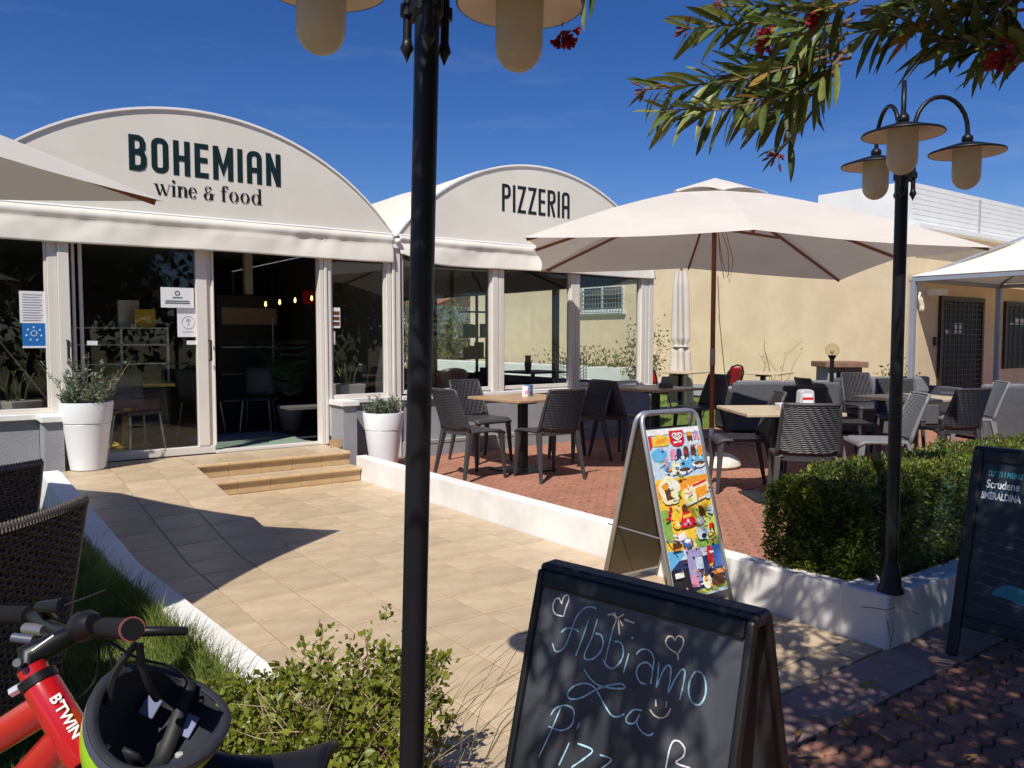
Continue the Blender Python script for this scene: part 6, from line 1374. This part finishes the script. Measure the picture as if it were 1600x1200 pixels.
MB().grid(lambda a, b: HM @ Vector(((.0865 + .0165 * b) * math.cos(a * 6.283), (.1072 + .0178 * b) * math.sin(a * 6.283), .0045 + .012 * math.cos(2 * a * 6.283) + .004 * math.sin(b * 3.14))), 40, 3).build('rim', 'helmet_foam', he, smooth=True)
for (x, y, z, w, h, r_) in ((-.03, .068, -.045, .026, .03, .1), (.035, .066, -.045, .03, .034, -.3)): MB().box((-w / 2, -h / 2, -.002), (w / 2, h / 2, .002), HM @ Matrix.Translation((x, y, z)) @ Matrix.Rotation(R(55), 4, 'X') @ Matrix.Rotation(r_, 4, 'Y')).build('liner_pad', 'helmet_pad', he, bevel=.003)  # solid light blue pads on the liner, no openings
for (x, y, z) in ((-.05, -.02, -.07), (.02, .0, -.088), (.03, -.045, -.078), (-.015, -.06, -.072), (.05, .03, -.07)): MB().lathe([(.0, -.003), (.007, -.002), (.007, .002), (.0, .003)], 10, HM @ Vector((x, y, z))).build('pad_stud', 'napkin', he)
MB().grid(lambda a, b: HM @ Vector(((-.012 + .024 * b) + .03 * math.sin(a * 3), -.1 + .2 * a, -.09 * math.sin(a * 3.14) + .006)), 14, 2).build('inner_web', 'black_matte', he, smooth=True, solid=.006)
for P in ([Q(218, 1005, 1.2), Q(222, 1040, 1.2), Q(236, 1078, 1.22), Q(245, 1092, 1.24)], [Q(213, 1006, 1.2), Q(180, 1050, 1.2), Q(168, 1100, 1.2)]): MB().tube([p - hc for p in smooth3(P, 4)], .006, 6).build('strap', 'black_matte', he)
sa = thing('bicycle', 'bicycle of which only the black saddle shows beside the helmet', 'bicycle', cw(-.43, 1.36, 0))
def sad(a, b): u = -1 + 2 * b; wdt = .028 + .055 * (1 - a) ** 1.4; return E1 * (.11 - .24 * a) + E2 * (u * wdt) + Vector((0, 0, .625 - .03 * u * u - .02 * math.sin(a * 3.14)))
MB().grid(sad, 16, 8).build('saddle', 'bike_black', sa, smooth=True, solid=.02); MB().tube([(0, 0, .72), (E1 * -.05)[:2] + (.30,)] if False else [Vector((0, 0, .60)), E1 * -.06 + Vector((0, 0, .3))], .014, 10).build('seat_post', 'steel', sa)
MB().tube([E1 * .33 + Vector((0, 0, .30)) + E1 * .275 * math.cos(R(a)) + Vector((0, 0, .275 * math.sin(R(a)))) for a in range(0, 361, 12)], .022, 8).build('tyre', 'rubber', sa, smooth=True); MB().tube([E1 * .33 + Vector((0, 0, .3)), E1 * -.06 + Vector((0, 0, .3))], .012, 8).build('chain_stay', 'bike_black', sa)

# ================================================================== BEYOND
def far_tree(label, pos, h, r, seed, n=2600, group=None, ls=.22, low=.1):
    t = thing('broadleaf_tree', label, 'tree', pos, 0, group); rg_ = random.Random(seed); pts = []; tk_ = MB()
    tk_.tube([(0, 0, 0), (.05, 0, h * .4), (0, .05, h * .75)], [.16, .12, .05], 8)
    blobs = [(Vector((rg_.gauss(0, r * .45), rg_.gauss(0, r * .45), h * rg_.uniform(low + .2, .88))), r * rg_.uniform(.35, .62)) for _ in range(16)]
    for c, _ in blobs: tk_.tube([(0, 0, h * .35), tuple(c * .6 + Vector((0, 0, h * .14))), tuple(c)], [.06, .04, .015], 5)
    for i in range(n):
        c, rr_ = blobs[i % 16]; d = Vector((rg_.gauss(0, 1), rg_.gauss(0, 1), rg_.gauss(0, 1))).normalized(); pts.append((c + d * rr_ * rg_.uniform(.7, 1.05), d))
    tk_.build('trunk', 'twig', t); leaf_cloud('crown', 'leaf_far', t, pts, ls, .55, seed, 'stuff')
for k, (X, Y, h, lb) in enumerate(((-4.2, 33, 2.6, 'bushy green tree seen through the pizzeria beside white house'), (-2.6, 31, 2.9, 'round green tree seen through the pizzeria next to yellow wall'), (-6.0, 36, 3.0, 'loose green tree farthest behind the pizzeria'))): far_tree(lb, cw(X, Y, -.1), h, 1.5, 40 + k, 2200, 'trees behind the pizzeria', .2, -.1)
hs = thing('white_house', 'small white house far behind the pizzeria', 'house', cw(-4.5, 46, -.1), .4)
MB().box((-2.5, -2, 0), (2.5, 2, 3.2)).build('wall', 'house_white', hs); MB().prism([(-2.8, 3.2), (2.8, 3.2), (0, 4.0)], 1, -2.2, 2.2).build('roof', 'roof_tile', hs); MB().box((-.5, -2.03, 1.2), (.5, -1.99, 2.3)).build('window', 'dark_glass', hs)
for k in range(7):      # trees across the street, mirrored in the shop windows
    far_tree('street tree across the road, mirrored in the shop windows', (-13 + k * 4.2 + (k % 2), -9.5 - (k % 3) * 1.6, -.1), 6.5 + (k % 3), 2.6, 60 + k, 2400, 'trees across the road', .34, .0)
